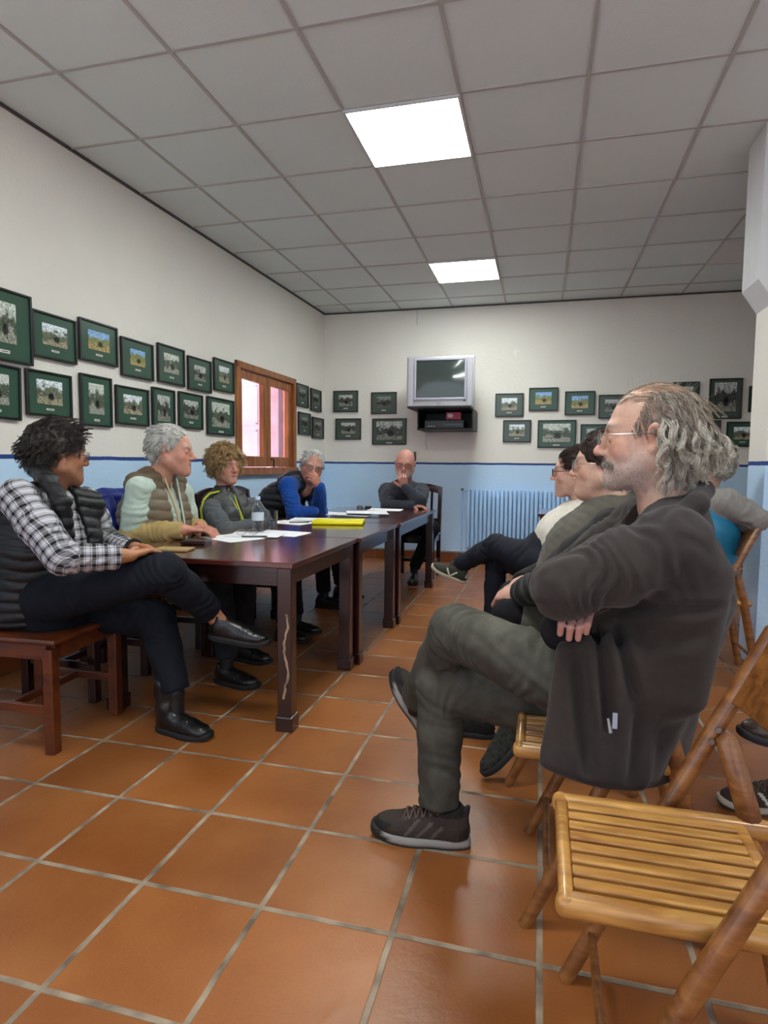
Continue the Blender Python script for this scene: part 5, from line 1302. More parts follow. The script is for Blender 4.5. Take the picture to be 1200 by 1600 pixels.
# quilted vest, open in front
c = Clay(); c.slab(A3(pel)+(-.02, 0, -.03), che, sd, (.215, .20), (.215, .185), k=.03); c.slab(che, upp, sd, (.21, .165), (.155, .11), k=.05)
c.cone(A3(upp)-sd*.15-(0, 0, .01), A3(upp)+sd*.15-(0, 0, .01), .074, .074, k=.04)
ring(c, [A3(nb)+fwd*.06+sd*.055-(0, 0, .02), A3(nb)+sd*.078+(0, 0, .0), A3(nb)-fwd*.06+(0, 0, .03), A3(nb)-sd*.078, A3(nb)+fwd*.06-sd*.055-(0, 0, .02)], [.018, .022, .026, .022, .018], k=.02, closed=False)
c.cone(A3(nb)+(0, 0, .06), A3(nb)-(0, 0, .02), .060, .060, k=.01, mode='s')
c.slab(A3(upp)+fwd*.12+sd*.02+(0, 0, .06), A3(pel)+fwd*.22+sd*.03-(0, 0, .08), sd, (.042, .09), (.10, .16), k=.01, mode='s')
for s_, e_ in ((sN, eN), (sF, eF)):
    c.cone(A3(s_)-(0, 0, .045), lerp(s_, e_, .75), .058, .062, k=.008, mode='s')
c.chain([J(50, 728, 2.02), J(76, 750, 1.93), J(97, 785, 1.90), J(106, 838, 1.92)], [.030, .032, .030, .024], k=.02)
c.cut(A3(pel)-(0, 0, .075), (0, 0, -1), lo=A3(pel)-.4, hi=A3(pel)+(.4, .4, 0), k=.01)
garment(f, 'quilted_vest', c, .0065, M['nylon'], '#0e1014', lambda P, N: quilt(P, (0, .1, 1), .042, .007)+.002*noise(P, 16, 3))
def hn(c):
    hand(c, J(203, 868, 1.97), J(236, 858, 2.08)-J(203, 868, 1.97), (.2, .15, -1), 1, curl=(22, 20, 12), k=1.02, fore=J(180, 869, 1.91), fr=.024, thumb=(.8, .5, -.3))
handskin(f, hn, SK, .0032)
def hn2(c):
    hand(c, J(212, 856, 2.13), J(250, 862, 2.13)-J(212, 856, 2.13), (.1, -.5, -1), -1, curl=(15, 18, 12), k=1.0, fore=J(200, 856, 2.17), fr=.024, thumb=(.9, .4, -.1))
handskin(f, hn2, SK, .0032)
mb = MB(); w0, w1 = J(211, 856, 2.125), J(206, 856, 2.15); d_ = unit(A3(J(212, 856, 2.13))-A3(J(195, 855, 2.2))); x_ = unit(np.cross(d_, (0, 0, 1))); y_ = np.cross(d_, x_)
mb.tube([A3(w0)-d_*.012+(x_*math.cos(t)+y_*math.sin(t))*.032-f.b for t in np.linspace(0, 6.28, 18, endpoint=False)], .007, 6, closed=True); mb.build('wristwatch', M['glasses_dark'], f.root, smooth=True)
core(f, [pel, che, upp, nb], [.10, .11, .06][:2]+[.06, .05], SK, limbs=([upp, sN, eN, wN], [upp, sF, eF, wF], [pel, hN, kN, aN], [pel, hF, kF, aF])); f.body(M['skin'])

# ================================================================== white-haired man in the khaki vest
f = Fig('person with short white hair in a khaki quilted vest, both hands on the near table', base=(-2.0, 2.95, 0))
mid = 2.95; SK = '#c18c78'
H = Head(J(267, 703, mid), (.94, .32, -.07), (.04, 0, 1), 1.10); nb = J(250, 748, mid)
f.head(H, nb, SK, h=.0036, nose=.82, fat=.005, lids=.003, fc=dict(red=.4, brow=(.45, .35, .30)), neckr=(.054, .062))
f.eyes(H, M['eye'], look=(0, 1, -.25))
hk = lambda P: ((P[:, 1] < .060-.55*np.clip(.06-P[:, 2], 0, .2)) & (P[:, 2] > -.06) & ~((P[:, 1] > -.022) & (P[:, 2] < .010)))
swp = lambda P: np.stack([P[:, 0]*4, np.where(P[:, 2] > .07, -.9, -.7), np.where(P[:, 2] > .07, .0, -1.0)], 1)
f.hair(H, M['hair'], [cap([((0, -.016, .034), (.084, .107, .095)), ((0, -.072, -.035), (.058, .036, .045))], [((0, .120, -.02), (.2, .085, .115)), ((.09, .020, -.035), (.04, .044, .055)), ((-.09, .020, -.035), (.04, .044, .055)), ((0, .0, -.10), (.15, .075, .07))], cols=('#9a9892', '#c9c7c0'), amp=.003, fr=45, stretch=(1, .4, .5)),
    strands(4200, hk, swp, .036, shell=1.075, steps=7, curl=.001, freq=40, lift=.012, grav=.3, rad=.0009, cols=('#c9c7c2', '#b5b3ae', '#dad8d3', '#9c9a95'), seed=31, stray=.14, clumps=200)])
pel, che, upp = J(232, 885, mid), J(242, 802, mid), J(245, 755, mid)
pel = A3((-2.02, mid, .50)); 
hN, hF = A3((-2.0, 2.84, .52)), A3((-2.0, 3.07, .52)); kN, kF = A3((-1.58, 2.76, .53)), A3((-1.58, 3.05, .52)); aN, aF = A3((-1.52, 2.72, .13)), A3((-1.62, 3.08, .13))
trousers(f, pel, (hN, hF), (kN, kF), (aN, aF), '#23252a', r=(.09, .08, .068, .062, .056), h=.011)
for a_ in (aN, aF):
    ankle_skin(f, a_+(0, 0, .3), a_, a_-(0, 0, .08), '#15151a', h=.01); shoe(f, a_*A3((1, 1, 0)), (1, -.15, 0), (0, 0, 1), kind='leather', cols=('#191514',)*3+('#0e0c0c',), M=M, laces=False, h=.008)
sN, sF = J(216, 763, 2.76), J(285, 770, 3.13); eN, eF = J(205, 838, 2.74), J(296, 832, 3.20); wN, wF = J(286, 829, 2.82), J(312, 824, 3.02)
fwd = unit((.97, -.22, 0)); sd = np.array([.22, .97, 0])
def arms(c, part):
    for s_, e_, w_, q in ((sN, eN, wN, 0), (sF, eF, wF, 1)):
        if part == 'up': c.cone(upp, s_, .05, .055, k=.03); c.chain([s_, lerp(s_, e_, .5), e_], [.060, .062, .060], k=.025); c.cut(lerp(e_, w_, .38), unit(A3(w_)-A3(e_)), r=.08)
        else: c.chain([lerp(s_, e_, .93), e_, lerp(e_, w_, .6), w_], [.056, .065, .060, .048], k=.02); c.cut(w_, unit(A3(w_)-A3(e_)), r=.07)
c = Clay(); c.slab(pel, che, sd, (.165, .15), (.185, .15), k=.03); c.slab(che, upp, sd, (.18, .135), (.12, .085), k=.05); arms(c, 'up')
ring(c, [A3(nb)+fwd*.055-(0, 0, .03), A3(nb)+sd*.06, A3(nb)-fwd*.05+(0, 0, .02), A3(nb)-sd*.06], .015, k=.015); c.cone(A3(nb)+(0, 0, .05), A3(nb)+fwd*.05-(0, 0, .05), .05, .025, k=.01, mode='s')
garment(f, 'shirt', c, .0075, M['cloth'], '#b9cabf', lambda P, N: foldf(P, [(sN, eN, .07, .0035, 15, 1.3), (sF, eF, .07, .005, 16, 1.2), (pel, upp, .14, .004, 14, 1)], 3))
c = Clay(); arms(c, 'fore')
garment(f, 'beige_sleeve', c, .0065, M['cloth'], '#a8905f', lambda P, N: foldf(P, [(eN, wN, .06, .0045, 20, 1.3), (eF, wF, .06, .004, 22, 1.2)], 5))
c = Clay(); c.slab(pel, che, sd, (.19, .175), (.205, .168), k=.03); c.slab(che, upp, sd, (.20, .150), (.145, .10), k=.05); c.cone(A3(upp)-sd*.14, A3(upp)+sd*.14, .062, .060, k=.04)
ring(c, [A3(nb)+fwd*.07+sd*.045-(0, 0, .035), A3(nb)+sd*.075+(0, 0, .005), A3(nb)-fwd*.055+(0, 0, .035), A3(nb)-sd*.075+(0, 0, .005), A3(nb)+fwd*.07-sd*.045-(0, 0, .035)], [.017, .020, .024, .020, .017], k=.02, closed=False)
c.cone(A3(nb)+(0, 0, .07), A3(nb)-(0, 0, .02), .058, .056, k=.01, mode='s')
c.slab(A3(upp)+fwd*.12+(0, 0, .05), A3(pel)+fwd*.18, sd, (.045, .08), (.030, .08), k=.008, mode='s')
for s_, e_ in ((sN, eN), (sF, eF)): c.cone(A3(s_)-(0, 0, .05), lerp(s_, e_, .85), .052, .058, k=.006, mode='s')
o = garment(f, 'quilted_vest', c, .0065, M['nylon'], '#6a5b48', lambda P, N: quilt(P, (0, .1, 1), .052, .008)+.0015*noise(P, 18, 3))
mb = MB()
for k_, cl in ((-.018, '#c4a97a'), (.020, '#b7c6bb')):
    mb = MB(); mb.tube([A3(upp)+fwd*(.105+.0)+sd*k_*2.2+A3((0, 0, .03))-f.b, lerp(upp, pel, .35)+fwd*.158+sd*k_-f.b, lerp(upp, pel, .75)+fwd*.170+sd*k_-f.b], .0055, 6); mb.build('zip_trim', simple('zip_tape', cl, rough=.7), o, smooth=True)
def hn(c): hand(c, J(292, 828, 2.84), J(330, 829, 2.93)-J(292, 828, 2.84), (0, 0, -1), 1, curl=(28, 22, 14), k=1.08, fore=J(284, 829, 2.82), fr=.026, thumb=(.75, .55, -.25))
handskin(f, hn, '#b77a66', .0034)
def hn2(c): hand(c, J(313, 822, 3.02), J(336, 830, 3.0)-J(313, 822, 3.02), (-.3, 0, -1), -1, curl=(40, 30, 18), k=1.08, fore=J(308, 823, 3.05), fr=.026)
handskin(f, hn2, '#b77a66', .0034)
core(f, [pel, che, upp, nb], [.09, .10, .06][:2]+[.06, .05], SK, limbs=([upp, sN, eN, wN], [upp, sF, eF, wF], [pel, hN, kN, aN], [pel, hF, kF, aF])); f.body(M['skin'])

# ================================================================== curly-haired woman
f = Fig('person with curly fair hair, arms folded, dark vest with yellow piping over grey sleeves', base=(-2.0, 3.6, 0))
mid = 3.62; SK = '#bb8672'
H = Head(J(352, 727, mid), (.90, -.43, -.04), (0, 0, 1), .98); nb = J(350, 770, mid)
f.head(H, nb, SK, h=.0036, nose=.9, fat=.002, lids=.0025, fc=dict(red=.4, brow=(.30, .20, .13), lips=(.5, .2, .18)), neckr=(.048, .054))
f.eyes(H, M['eye'], look=(0, 1, -.1))
hk = lambda P: ((P[:, 1] < .075-.45*np.clip(.055-P[:, 2], 0, .2)) & (P[:, 2] > -.07))
rad = lambda P: (P-CC)/CR**2*.01+A3((0, 0, -.5))
f.hair(H, M['hair'], [cap([((0, -.018, .030), (.104, .120, .108)), ((0, -.06, -.04), (.085, .06, .055))], [((0, .135, -.035), (.062, .09, .098)), ((0, .0, -.125), (.15, .12, .07))], cols=('#6e5636', '#a98a5a'), amp=.010, fr=20, stretch=(1, 1, 1), k=.03),
    strands(5200, hk, rad, .048, shell=1.24, steps=12, curl=.009, freq=150, lift=.07, grav=.25, rad=.0010, cols=('#a58660', '#bf9f70', '#7f6542', '#cfb184'), seed=41, stray=.5, clumps=300)])
pel = A3((-2.05, mid, .50)); che = J(357, 812, mid); upp = J(352, 782, mid)
hN, hF = A3((-2.02, 3.52, .52)), A3((-2.02, 3.72, .52)); kN, kF = A3((-1.60, 3.50, .52)), A3((-1.60, 3.72, .52)); aN, aF = A3((-1.55, 3.50, .12)), A3((-1.55, 3.70, .12))
trousers(f, pel, (hN, hF), (kN, kF), (aN, aF), '#1c1b20', r=(.085, .075, .062, .056, .05), h=.012)
for a_ in (aN, aF): ankle_skin(f, a_+(0, 0, .3), a_, a_-(0, 0, .08), '#15151a', h=.01); shoe(f, a_*A3((1, 1, 0)), (1, 0, 0), (0, 0, 1), kind='leather', k=.9, cols=('#1b1716',)*3+('#0e0c0c',), M=M, laces=False, h=.008)
sN, sF = J(328, 795, 3.46), J(395, 792, 3.82); eN, eF = J(352, 832, 3.40), J(420, 825, 3.80); wN, wF = J(408, 818, 3.62), J(375, 820, 3.66)
fwd = unit((.9, -.43, 0)); sd = np.array([.43, .9, 0])
c = Clay(); c.slab(pel, che, sd, (.15, .135), (.165, .13), k=.03); c.slab(che, upp, sd, (.16, .12), (.11, .08), k=.05)
for s_, e_, w_ in ((sN, eN, wN), (sF, eF, wF)): c.cone(upp, s_, .05, .058, k=.03); c.chain([s_, lerp(s_, e_, .5), e_, w_], [.060, .062, .056, .046], k=.02)
garment(f, 'grey_sweater', c, .0085, M['fleece'], '#54575b', lambda P, N: foldf(P, [(sN, eN, .06, .005, 18, 1.2), (eN, wN, .05, .004, 20, 1), (sF, eF, .06, .004, 16, 1)], 6))
c = Clay(); c.slab(pel, che, sd, (.172, .158), (.18, .148), k=.03); c.slab(che, upp, sd, (.175, .135), (.125, .095), k=.05); c.cone(A3(upp)-sd*.10, A3(upp)+sd*.10, .06, .06, k=.04)
c.cone(A3(upp), A3(nb)+(0, 0, .015), .078, .068, k=.02); c.cone(A3(nb)+(0, 0, .1), A3(nb)+(0, 0, .0), .056, .050, k=.008, mode='s')
c.slab(A3(nb)+fwd*.10+(0, 0, .03), A3(che)+fwd*.15, sd, (.030, .05), (.004, .05), k=.008, mode='s')
for s_, e_ in ((sN, eN), (sF, eF)): c.cone(A3(s_)-(0, 0, .02)+fwd*.02, lerp(s_, e_, .9), .058, .060, k=.006, mode='s')
o = garment(f, 'padded_vest', c, .0075, M['nylon'], '#2a2b2c', lambda P, N: quilt(P, (0, 0, 1), .07, .005)+.002*noise(P, 14, 3))
yl = simple('yellow_piping', '#b9c022', rough=.5)
mb = MB(); ax_ = unit(A3(lerp(sN, eN, .9))-A3(sN)-(0, 0, .02)); x_ = unit(np.cross(ax_, (1, 0, 0))); y_ = np.cross(ax_, x_)
mb.tube([J(342, 768, 3.52)-f.b, J(328, 771, 3.44)-f.b, J(318, 781, 3.40)-f.b, J(314, 796, 3.40)-f.b, J(316, 812, 3.41)-f.b, J(322, 824, 3.43)-f.b], .007, 6)
mb.build('armhole_piping', yl, o, smooth=True)
for k_ in (-1, 1):
    mb = MB(); mb.tube([A3(nb)+fwd*.060+sd*k_*.030+(0, 0, .012)-f.b, A3(upp)+fwd*.118+sd*k_*.010-(0, 0, .02)-f.b, A3(che)+fwd*.152+sd*k_*.006+(0, 0, .01)-f.b], .0045, 6); mb.build('zip_piping', yl, o, smooth=True)
core(f, [pel, che, upp, nb], [.08, .09, .05][:2]+[.06, .05], SK, limbs=([upp, sN, eN, wN], [upp, sF, eF, wF], [pel, hN, kN, aN], [pel, hF, kF, aF])); f.body(M['skin'])

# ================================================================== man in the blue sweater, cheek on hand
f = Fig('white-haired person in dark vest over bright blue sweater, resting cheek on one hand', base=(-2.0, 4.6, 0))
mid = 4.6; SK = '#b98070'
H = Head(J(488, 728, mid), (.48, -.86, -.16), (.22, .06, 1), 1.08); nb = J(478, 765, 4.62)
f.head(H, nb, SK, h=.004, fat=.003, lids=.003, fc=dict(red=.5, brow=(.5, .45, .42)), neckr=(.054, .06))
f.eyes(H, M['eye']); f.glasses(H, M['glasses_dark'], M['lens'], w=.024, h=.016)
hk = lambda P: ((P[:, 1] < .060-.5*np.clip(.06-P[:, 2], 0, .2)) & (P[:, 2] > -.06))
f.hair(H, M['hair'], [cap([((0, -.018, .030), (.083, .104, .092)), ((0, -.072, -.035), (.058, .036, .045))], [((0, .125, -.025), (.2, .085, .112)), ((.09, .030, -.035), (.03, .044, .05)), ((-.09, .030, -.035), (.03, .044, .05)), ((0, .0, -.10), (.15, .075, .07))], cols=('#9a9a98', '#c4c4c2'), amp=.003, fr=45, stretch=(1, .4, .5)),
    strands(2600, hk, swp, .036, shell=1.05, steps=6, lift=.012, grav=.2, rad=.0011, cols=('#cfcfcd', '#b9b9b7', '#dedcd9'), seed=51, stray=.25, clumps=80)])
pel = A3((-2.26, 4.66, .52)); che = J(440, 786, 4.64); upp = J(463, 756, 4.6)
hN, hF = A3((-2.1, 4.5, .52)), A3((-2.1, 4.74, .52)); kN, kF = A3((-1.66, 4.45, .52)), A3((-1.66, 4.75, .52)); aN, aF = A3((-1.62, 4.42, .12)), A3((-1.6, 4.78, .12))
trousers(f, pel, (hN, hF), (kN, kF), (aN, aF), '#1c1d22', r=(.09, .08, .068, .062, .056), h=.013)
for a_ in (aN, aF): ankle_skin(f, a_+(0, 0, .3), a_, a_-(0, 0, .08), '#15151a', h=.01); shoe(f, a_*A3((1, 1, 0)), (1, 0, 0), (0, 0, 1), kind='leather', cols=('#191514',)*3+('#0e0c0c',), M=M, laces=False, h=.009)
sN, sF = J(449, 759, 4.40), J(490, 772, 4.80); eN, eF = J(460, 802, 4.33), J(500, 800, 4.62); wN, wF = J(490, 800, 4.42), J(500, 762, 4.46)
fwd = unit((.85, -.5, 0)); sd = np.array([.5, .85, 0])
c = Clay(); c.slab(pel, che, sd, (.16, .15), (.18, .15), k=.03); c.slab(che, upp, sd, (.175, .13), (.12, .09), k=.05)
for s_, e_, w_ in ((sN, eN, wN), (sF, eF, wF)): c.cone(upp, s_, .06, .072, k=.04); c.chain([s_, lerp(s_, e_, .5), e_, w_], [.066, .066, .060, .044], k=.02)
garment(f, 'blue_sweater', c, .009, M['fleece'], '#1b4692', lambda P, N: foldf(P, [(sN, eN, .06, .006, 16, 1.2), (eN, wN, .05, .004, 20, 1), (eF, wF, .05, .005, 20, 1)], 6))
c = Clay(); c.slab(pel, che, sd, (.185, .18), (.20, .165), k=.03); c.slab(che, upp, sd, (.195, .15), (.14, .11), k=.05); c.cone(A3(upp)-sd*.11, A3(upp)+sd*.11, .068, .068, k=.04)
c.cone(A3(upp), A3(nb)+(0, 0, .0), .085, .072, k=.02); c.cone(A3(nb)+(0, 0, .1), A3(nb)-(0, 0, .01), .06, .054, k=.008, mode='s')
c.slab(A3(nb)+fwd*.10+(0, 0, .03), A3(che)+fwd*.17, sd, (.030, .05), (.02, .05), k=.008, mode='s')
for s_, e_ in ((sN, eN), (sF, eF)): c.cone(A3(s_)-(0, 0, .03), lerp(s_, e_, .9), .066, .068, k=.006, mode='s')
garment(f, 'quilted_vest', c, .008, M['nylon'], '#191b22', lambda P, N: quilt(P, (.1, 0, 1), .055, .008))
def hn(c): hand(c, wF, J(492, 748, 4.42)-A3(wF), (-.75, .3, .1), -1, curl=(55, 50, 30), k=1.08, fore=lerp(eF, wF, .6), fr=.030, thumb=(.9, .3, .2))
handskin(f, hn, '#b07868', .0038)
core(f, [pel, che, upp, nb], [.09, .10, .06][:2]+[.06, .05], SK, limbs=([upp, sN, eN, wN], [upp, sF, eF, wF], [pel, hN, kN, aN], [pel, hF, kF, aF])); f.body(M['skin'])

# ================================================================== bald man at the head of the tables
f = Fig('bald person with glasses and dark jacket at the far table end, hand on chin', base=(-1.25, 5.85, 0))
mid = 5.72; SK = '#bd8474'
H = Head(J(633, 725, 5.66), (.12, -.98, -.12), (.05, .1, 1), 1.14); nb = J(632, 758, 5.80)
f.head(H, nb, SK, h=.0042, fat=.005, lids=.003, fc=dict(red=.6, beard=.6, beardc=(.62, .58, .55)), neckr=(.058, .066))
f.eyes(H, M['eye']); f.glasses(H, M['glasses_dark'], M['lens'], w=.026, h=.018, r=.0018)
hk2 = lambda P: (P[:, 1] < .02) & (P[:, 2] < .03) & (P[:, 2] > -.05)
f.hair(H, M['hair'], [strands(500, hk2, lambda P: np.stack([P[:, 0]*2, -np.ones(len(P)), -np.ones(len(P))], 1), .02, steps=4, rad=.0012, cols=('#b7b1aa', '#9a948d'), seed=61)])
pel = A3((-1.24, 6.0, .54)); che = J(630, 780, 5.84); upp = J(631, 762, 5.82)
hN, hF = A3((-1.32, 5.95, .53)), A3((-1.12, 5.95, .53)); kN, kF = A3((-1.36, 5.56, .50)), A3((-.98, 5.62, .53)); aN, aF = A3((-1.32, 5.62, .12)), A3((-1.16, 5.66, .14))
trousers(f, pel, (hN, hF), (kN, kF), (aN, aF), '#1b1c20', r=(.095, .085, .072, .062, .056), h=.013)
for a_ in (aN, aF): ankle_skin(f, a_+(0, 0, .3), a_, a_-(0, 0, .08), '#15151a', h=.01); shoe(f, a_*A3((1, 1, 0)), (.1, -1, 0), (0, 0, 1), kind='leather', k=1.05, cols=('#2a1d18',)*3+('#0e0c0c',), M=M, laces=False, h=.009)
sN, sF = J(604, 767, 5.82), J(658, 767, 5.82); eN, eF = J(606, 791, 5.52), J(656, 782, 5.50); wN, wF = J(644, 790, 5.46), J(634, 762, 5.50)
sd = np.array([1., 0, 0]); fwd = np.array([0, -1., 0])
c = Clay(); c.slab(pel, che, sd, (.17, .16), (.20, .15), k=.03); c.slab(che, upp, sd, (.195, .13), (.13, .09), k=.05)
for s_, e_, w_ in ((sN, eN, wN), (sF, eF, wF)): c.cone(upp, s_, .06, .072, k=.04); c.chain([s_, lerp(s_, e_, .5), e_, w_], [.080, .072, .062, .046], k=.02)
ring(c, [A3(nb)+fwd*.05-(0, 0, .05), A3(nb)+sd*.07-(0, 0, .01), A3(nb)-fwd*.05, A3(nb)-sd*.07-(0, 0, .01)], .018, k=.015); c.cone(A3(nb)+(0, 0, .05), A3(nb)+fwd*.05-(0, 0, .05), .055, .03, k=.01, mode='s')
garment(f, 'dark_jacket', c, .009, M['fleece'], '#353841', lambda P, N: foldf(P, [(sN, eN, .06, .008, 14, 1.2), (eN, wN, .05, .006, 20, 1), (sF, eF, .06, .008, 14, 1), (eF, wF, .05, .005, 20, 1), (pel, upp, .14, .006, 10, 1)], 6))
def hn(c): hand(c, wF, J(628, 746, 5.48)-A3(wF), (-.2, .9, .2), 1, curl=(60, 60, 30), k=1.15, fore=lerp(eF, wF, .6), fr=.032)
handskin(f, hn, '#b07868', .004)
def hn2(c): hand(c, wN, (1, .1, .0), (0, .2, -1), -1, curl=(35, 35, 20), k=1.1, fore=lerp(eN, wN, .6), fr=.032)
handskin(f, hn2, '#b07868', .004)
core(f, [pel, che, upp, nb], [.09, .10, .06][:2]+[.06, .05], SK, limbs=([upp, sN, eN, wN], [upp, sF, eF, wF], [pel, hN, kN, aN], [pel, hF, kF, aF])); f.body(M['skin'])
# ================================================================== dark-haired woman in the olive vest
f = Fig('dark-haired person with glasses in an olive quilted vest, hands clasped in the lap', base=(.2, 2.28, 0))
mid = 2.28; SK = '#cfa590'
H = Head(J(945, 725, mid), (-.985, .15, -.03), (0, 0, 1), .98); nb = J(955, 785, mid)
f.head(H, nb, SK, h=.0033, nose=.72, fat=.008, lids=.003, chin=.98, fc=dict(red=.4, brow=(.14, .10, .08), lips=(.42, .2, .17)), neckr=(.052, .060))
f.eyes(H, M['eye'], look=(0, 1, 0)); f.glasses(H, M['glasses_metal'], M['lens'], w=.024, h=.019, z=-.004, y=.110)
hk = lambda P: ((P[:, 1] < .058-.6*np.clip(.06-P[:, 2], 0, .2)) & (P[:, 2] > -.045) & ~((P[:, 1] > -.020) & (P[:, 2] < .006)))
swd = lambda P: np.stack([P[:, 0]*3, -np.ones(len(P))*1.3, -np.ones(len(P))*np.where(P[:, 2] > .08, .1, 1.0)], 1)
dk = ('#2a1c17', '#38261f', '#1d1411', '#4a3329')
f.hair(H, M['hair'], [cap([((0, -.016, .034), (.088, .110, .096)), ((0, -.068, -.020), (.070, .048, .050))], [((0, .118, -.035), (.2, .070, .100)), ((.09, .028, -.040), (.04, .044, .052)), ((-.09, .028, -.040), (.04, .044, .052)), ((0, .0, -.105), (.15, .10, .065))], cols=('#1f1512', '#3a2820'), amp=.003, fr=40, stretch=(1, .5, .4)),
    strands(4200, hk, swd, .042, shell=1.115, steps=8, curl=.001, freq=40, lift=.014, grav=.5, rad=.0008, cols=dk, seed=71, stray=.1, clumps=260)])
pel, che, upp = J(893, 978, mid), J(928, 870, mid), J(950, 812, mid)
hN, hF = J(905, 985, 2.17), J(905, 985, 2.40); kN, kF = J(800, 965, 2.14), J(806, 935, 2.42); aN, aF = J(800, 1105, 2.16), J(742, 1095, 2.52)
trousers(f, (A3(hN)+A3(hF))/2, (hN, hF), (kN, kF), (aN, aF), '#17161a', r=(.095, .085, .070, .060, .058), h=.0085, pw=(.18, .14))
ankle_skin(f, kN, aN+(0, 0, .02), J(800, 1150, 2.15), '#b68d70'); ankle_skin(f, kF, aF, J(735, 1120, 2.52), '#b68d70')
shoe(f, J(815, 1158, 2.15), (-.55, -.2, -.62), (-.35, 0, .7), kind='clog', k=.92, cols=('#2f302b', '#222', '#333', '#1b1b1a'), M=M, laces=False)
shoe(f, Pz(748, 1150, .0)*A3((1, 1, 0)), (-1, .1, 0), (0, 0, 1), kind='clog', k=.92, cols=('#161616', '#222', '#333', '#111'), M=M, laces=False)
# olive coat lying over the thighs, part of the long vest
sN, sF = J(962, 832, 2.02), J(935, 825, 2.47); eN, eF = J(862, 912, 1.97), J(872, 890, 2.52); wN, wF = J(812, 927, 2.12), J(812, 912, 2.34)
fwd = unit((-1, .1, 0)); sd = np.array([0., 1., 0])
c = Clay(); c.slab(pel, che, sd, (.165, .16), (.185, .155), k=.03); c.slab(che, upp, sd, (.175, .14), (.12, .09), k=.05)
for s_, e_, w_ in ((sN, eN, wN), (sF, eF, wF)): c.cone(upp, s_, .06, .068, k=.05); c.chain([s_, lerp(s_, e_, .5), e_, w_], [.076, .076, .064, .044], k=.02); c.cut(w_, unit(A3(w_)-A3(e_)), r=.055)
garment(f, 'black_sweater', c, .008, M['fleece'], '#231f1e', lambda P, N: foldf(P, [(sN, eN, .06, .005, 18, 1.2), (eN, wN, .05, .0045, 22, 1)], 6))
c = Clay(); c.slab(A3(pel)-(0, 0, .02), che, sd, (.20, .195), (.205, .175), k=.03); c.slab(che, upp, sd, (.20, .155), (.145, .10), k=.05); c.cone(A3(upp)-sd*.11, A3(upp)+sd*.11, .064, .064, k=.05)
for hp_, kn_ in ((hN, kN), (hF, kF)): c.chain([hp_, lerp(hp_, kn_, .85)], [.125, .088], k=.05)
ring(c, [A3(nb)+fwd*.095+sd*.05-(0, 0, .065), A3(nb)+sd*.080-(0, 0, .01), A3(nb)-fwd*.070+(0, 0, .015), A3(nb)-sd*.080-(0, 0, .01), A3(nb)+fwd*.095-sd*.05-(0, 0, .065)], [.016, .020, .024, .020, .016], k=.018, closed=False)
c.cone(A3(nb)+(0, 0, .06), A3(nb)+fwd*.06-(0, 0, .06), .062, .045, k=.01, mode='s')
for s_, e_ in ((sN, eN), (sF, eF)): c.cone(A3(s_)-(0, 0, .02), lerp(s_, e_, .85), .062, .066, k=.006, mode='s')
c.cut(lerp(hN, kN, .90), unit(A3(kN)-A3(hN)), lo=A3(kN)-(.2, .16, .2), hi=A3(kN)+(.2, .45, .2), k=.01)
o = garment(f, 'long_vest', c, .0075, M['fleece'], '#57534a', lambda P, N: quilt(P, (.5, .1, .8), .03, .0025)+foldf(P, [(pel, che, .17, .006, 9, 1.2)], 3))
MB().lathe([(0, -.003), (.007, 0), (0, .003)], n=10).build('snap_button', M['metal'], o).matrix_local = Matrix.Translation(Vector([float(q) for q in (J(832, 981, 2.02)-f.b)]))
def hn(c): hand(c, J(808, 926, 2.14), J(775, 928, 2.20)-J(808, 926, 2.14), (.1, .6, -1), 1, curl=(38, 40, 20), k=.92, fore=J(835, 925, 2.12), fr=.023)
handskin(f, hn, '#bd8f80', .0032)
def hn2(c): hand(c, J(808, 912, 2.30), J(780, 930, 2.22)-J(808, 912, 2.30), (.1, -.5, -1), -1, curl=(30, 35, 20), k=.92, fore=J(830, 905, 2.36), fr=.023)
handskin(f, hn2, '#bd8f80', .0032)
core(f, [pel, che, upp, nb], [.09, .10, .06, .045], SK, limbs=([upp, sN, eN, wN], [upp, sF, eF, wF], [pel, hN, kN, aN], [pel, hF, kF, aF])); f.body(M['skin'])

# ================================================================== woman in the white cardigan
f = Fig('person with dark-rimmed glasses and cream cardigan, legs crossed, striped sneaker', base=(.15, 2.95, 0))
mid = 2.95; SK = '#c99f8c'
H = Head(J(900, 736, mid), (-.97, .20, -.04), (0, 0, 1), .95); nb = J(908, 785, mid)
f.head(H, nb, SK, h=.0036, nose=.75, fat=.001, lids=.003, fc=dict(red=.35, brow=(.14, .10, .08), lips=(.45, .18, .17)), neckr=(.044, .050))
f.eyes(H, M['eye'], look=(0, 1, 0)); f.glasses(H, M['glasses_red'], M['lens'], w=.024, h=.017, z=-.004, r=.0018, y=.109)
f.hair(H, M['hair'], [cap([((0, -.018, .032), (.083, .104, .090)), ((0, -.100, .040), (.045, .045, .045))], [((0, .118, -.02), (.2, .078, .108)), ((.09, .028, -.040), (.04, .044, .052)), ((-.09, .028, -.040), (.04, .044, .052)), ((0, .0, -.095), (.15, .12, .065))], cols=('#1c1411', '#352720'), amp=.002, fr=60, stretch=(1, .3, .6)),
    strands(2600, lambda P: ((P[:, 1] < .075-.5*np.clip(.05-P[:, 2], 0, .2)) & (P[:, 2] > -.03) & ~((P[:, 1] > -.020) & (P[:, 2] < .006))), lambda P: np.stack([-P[:, 0], -np.ones(len(P)), np.ones(len(P))*.2], 1), .05, shell=1.06, steps=6, lift=.004, grav=0, rad=.0009, cols=dk, seed=81, stray=.1)])
pel, che, upp = J(862, 905, mid), J(885, 840, mid), J(902, 805, mid); pel[2] = max(pel[2], .5)
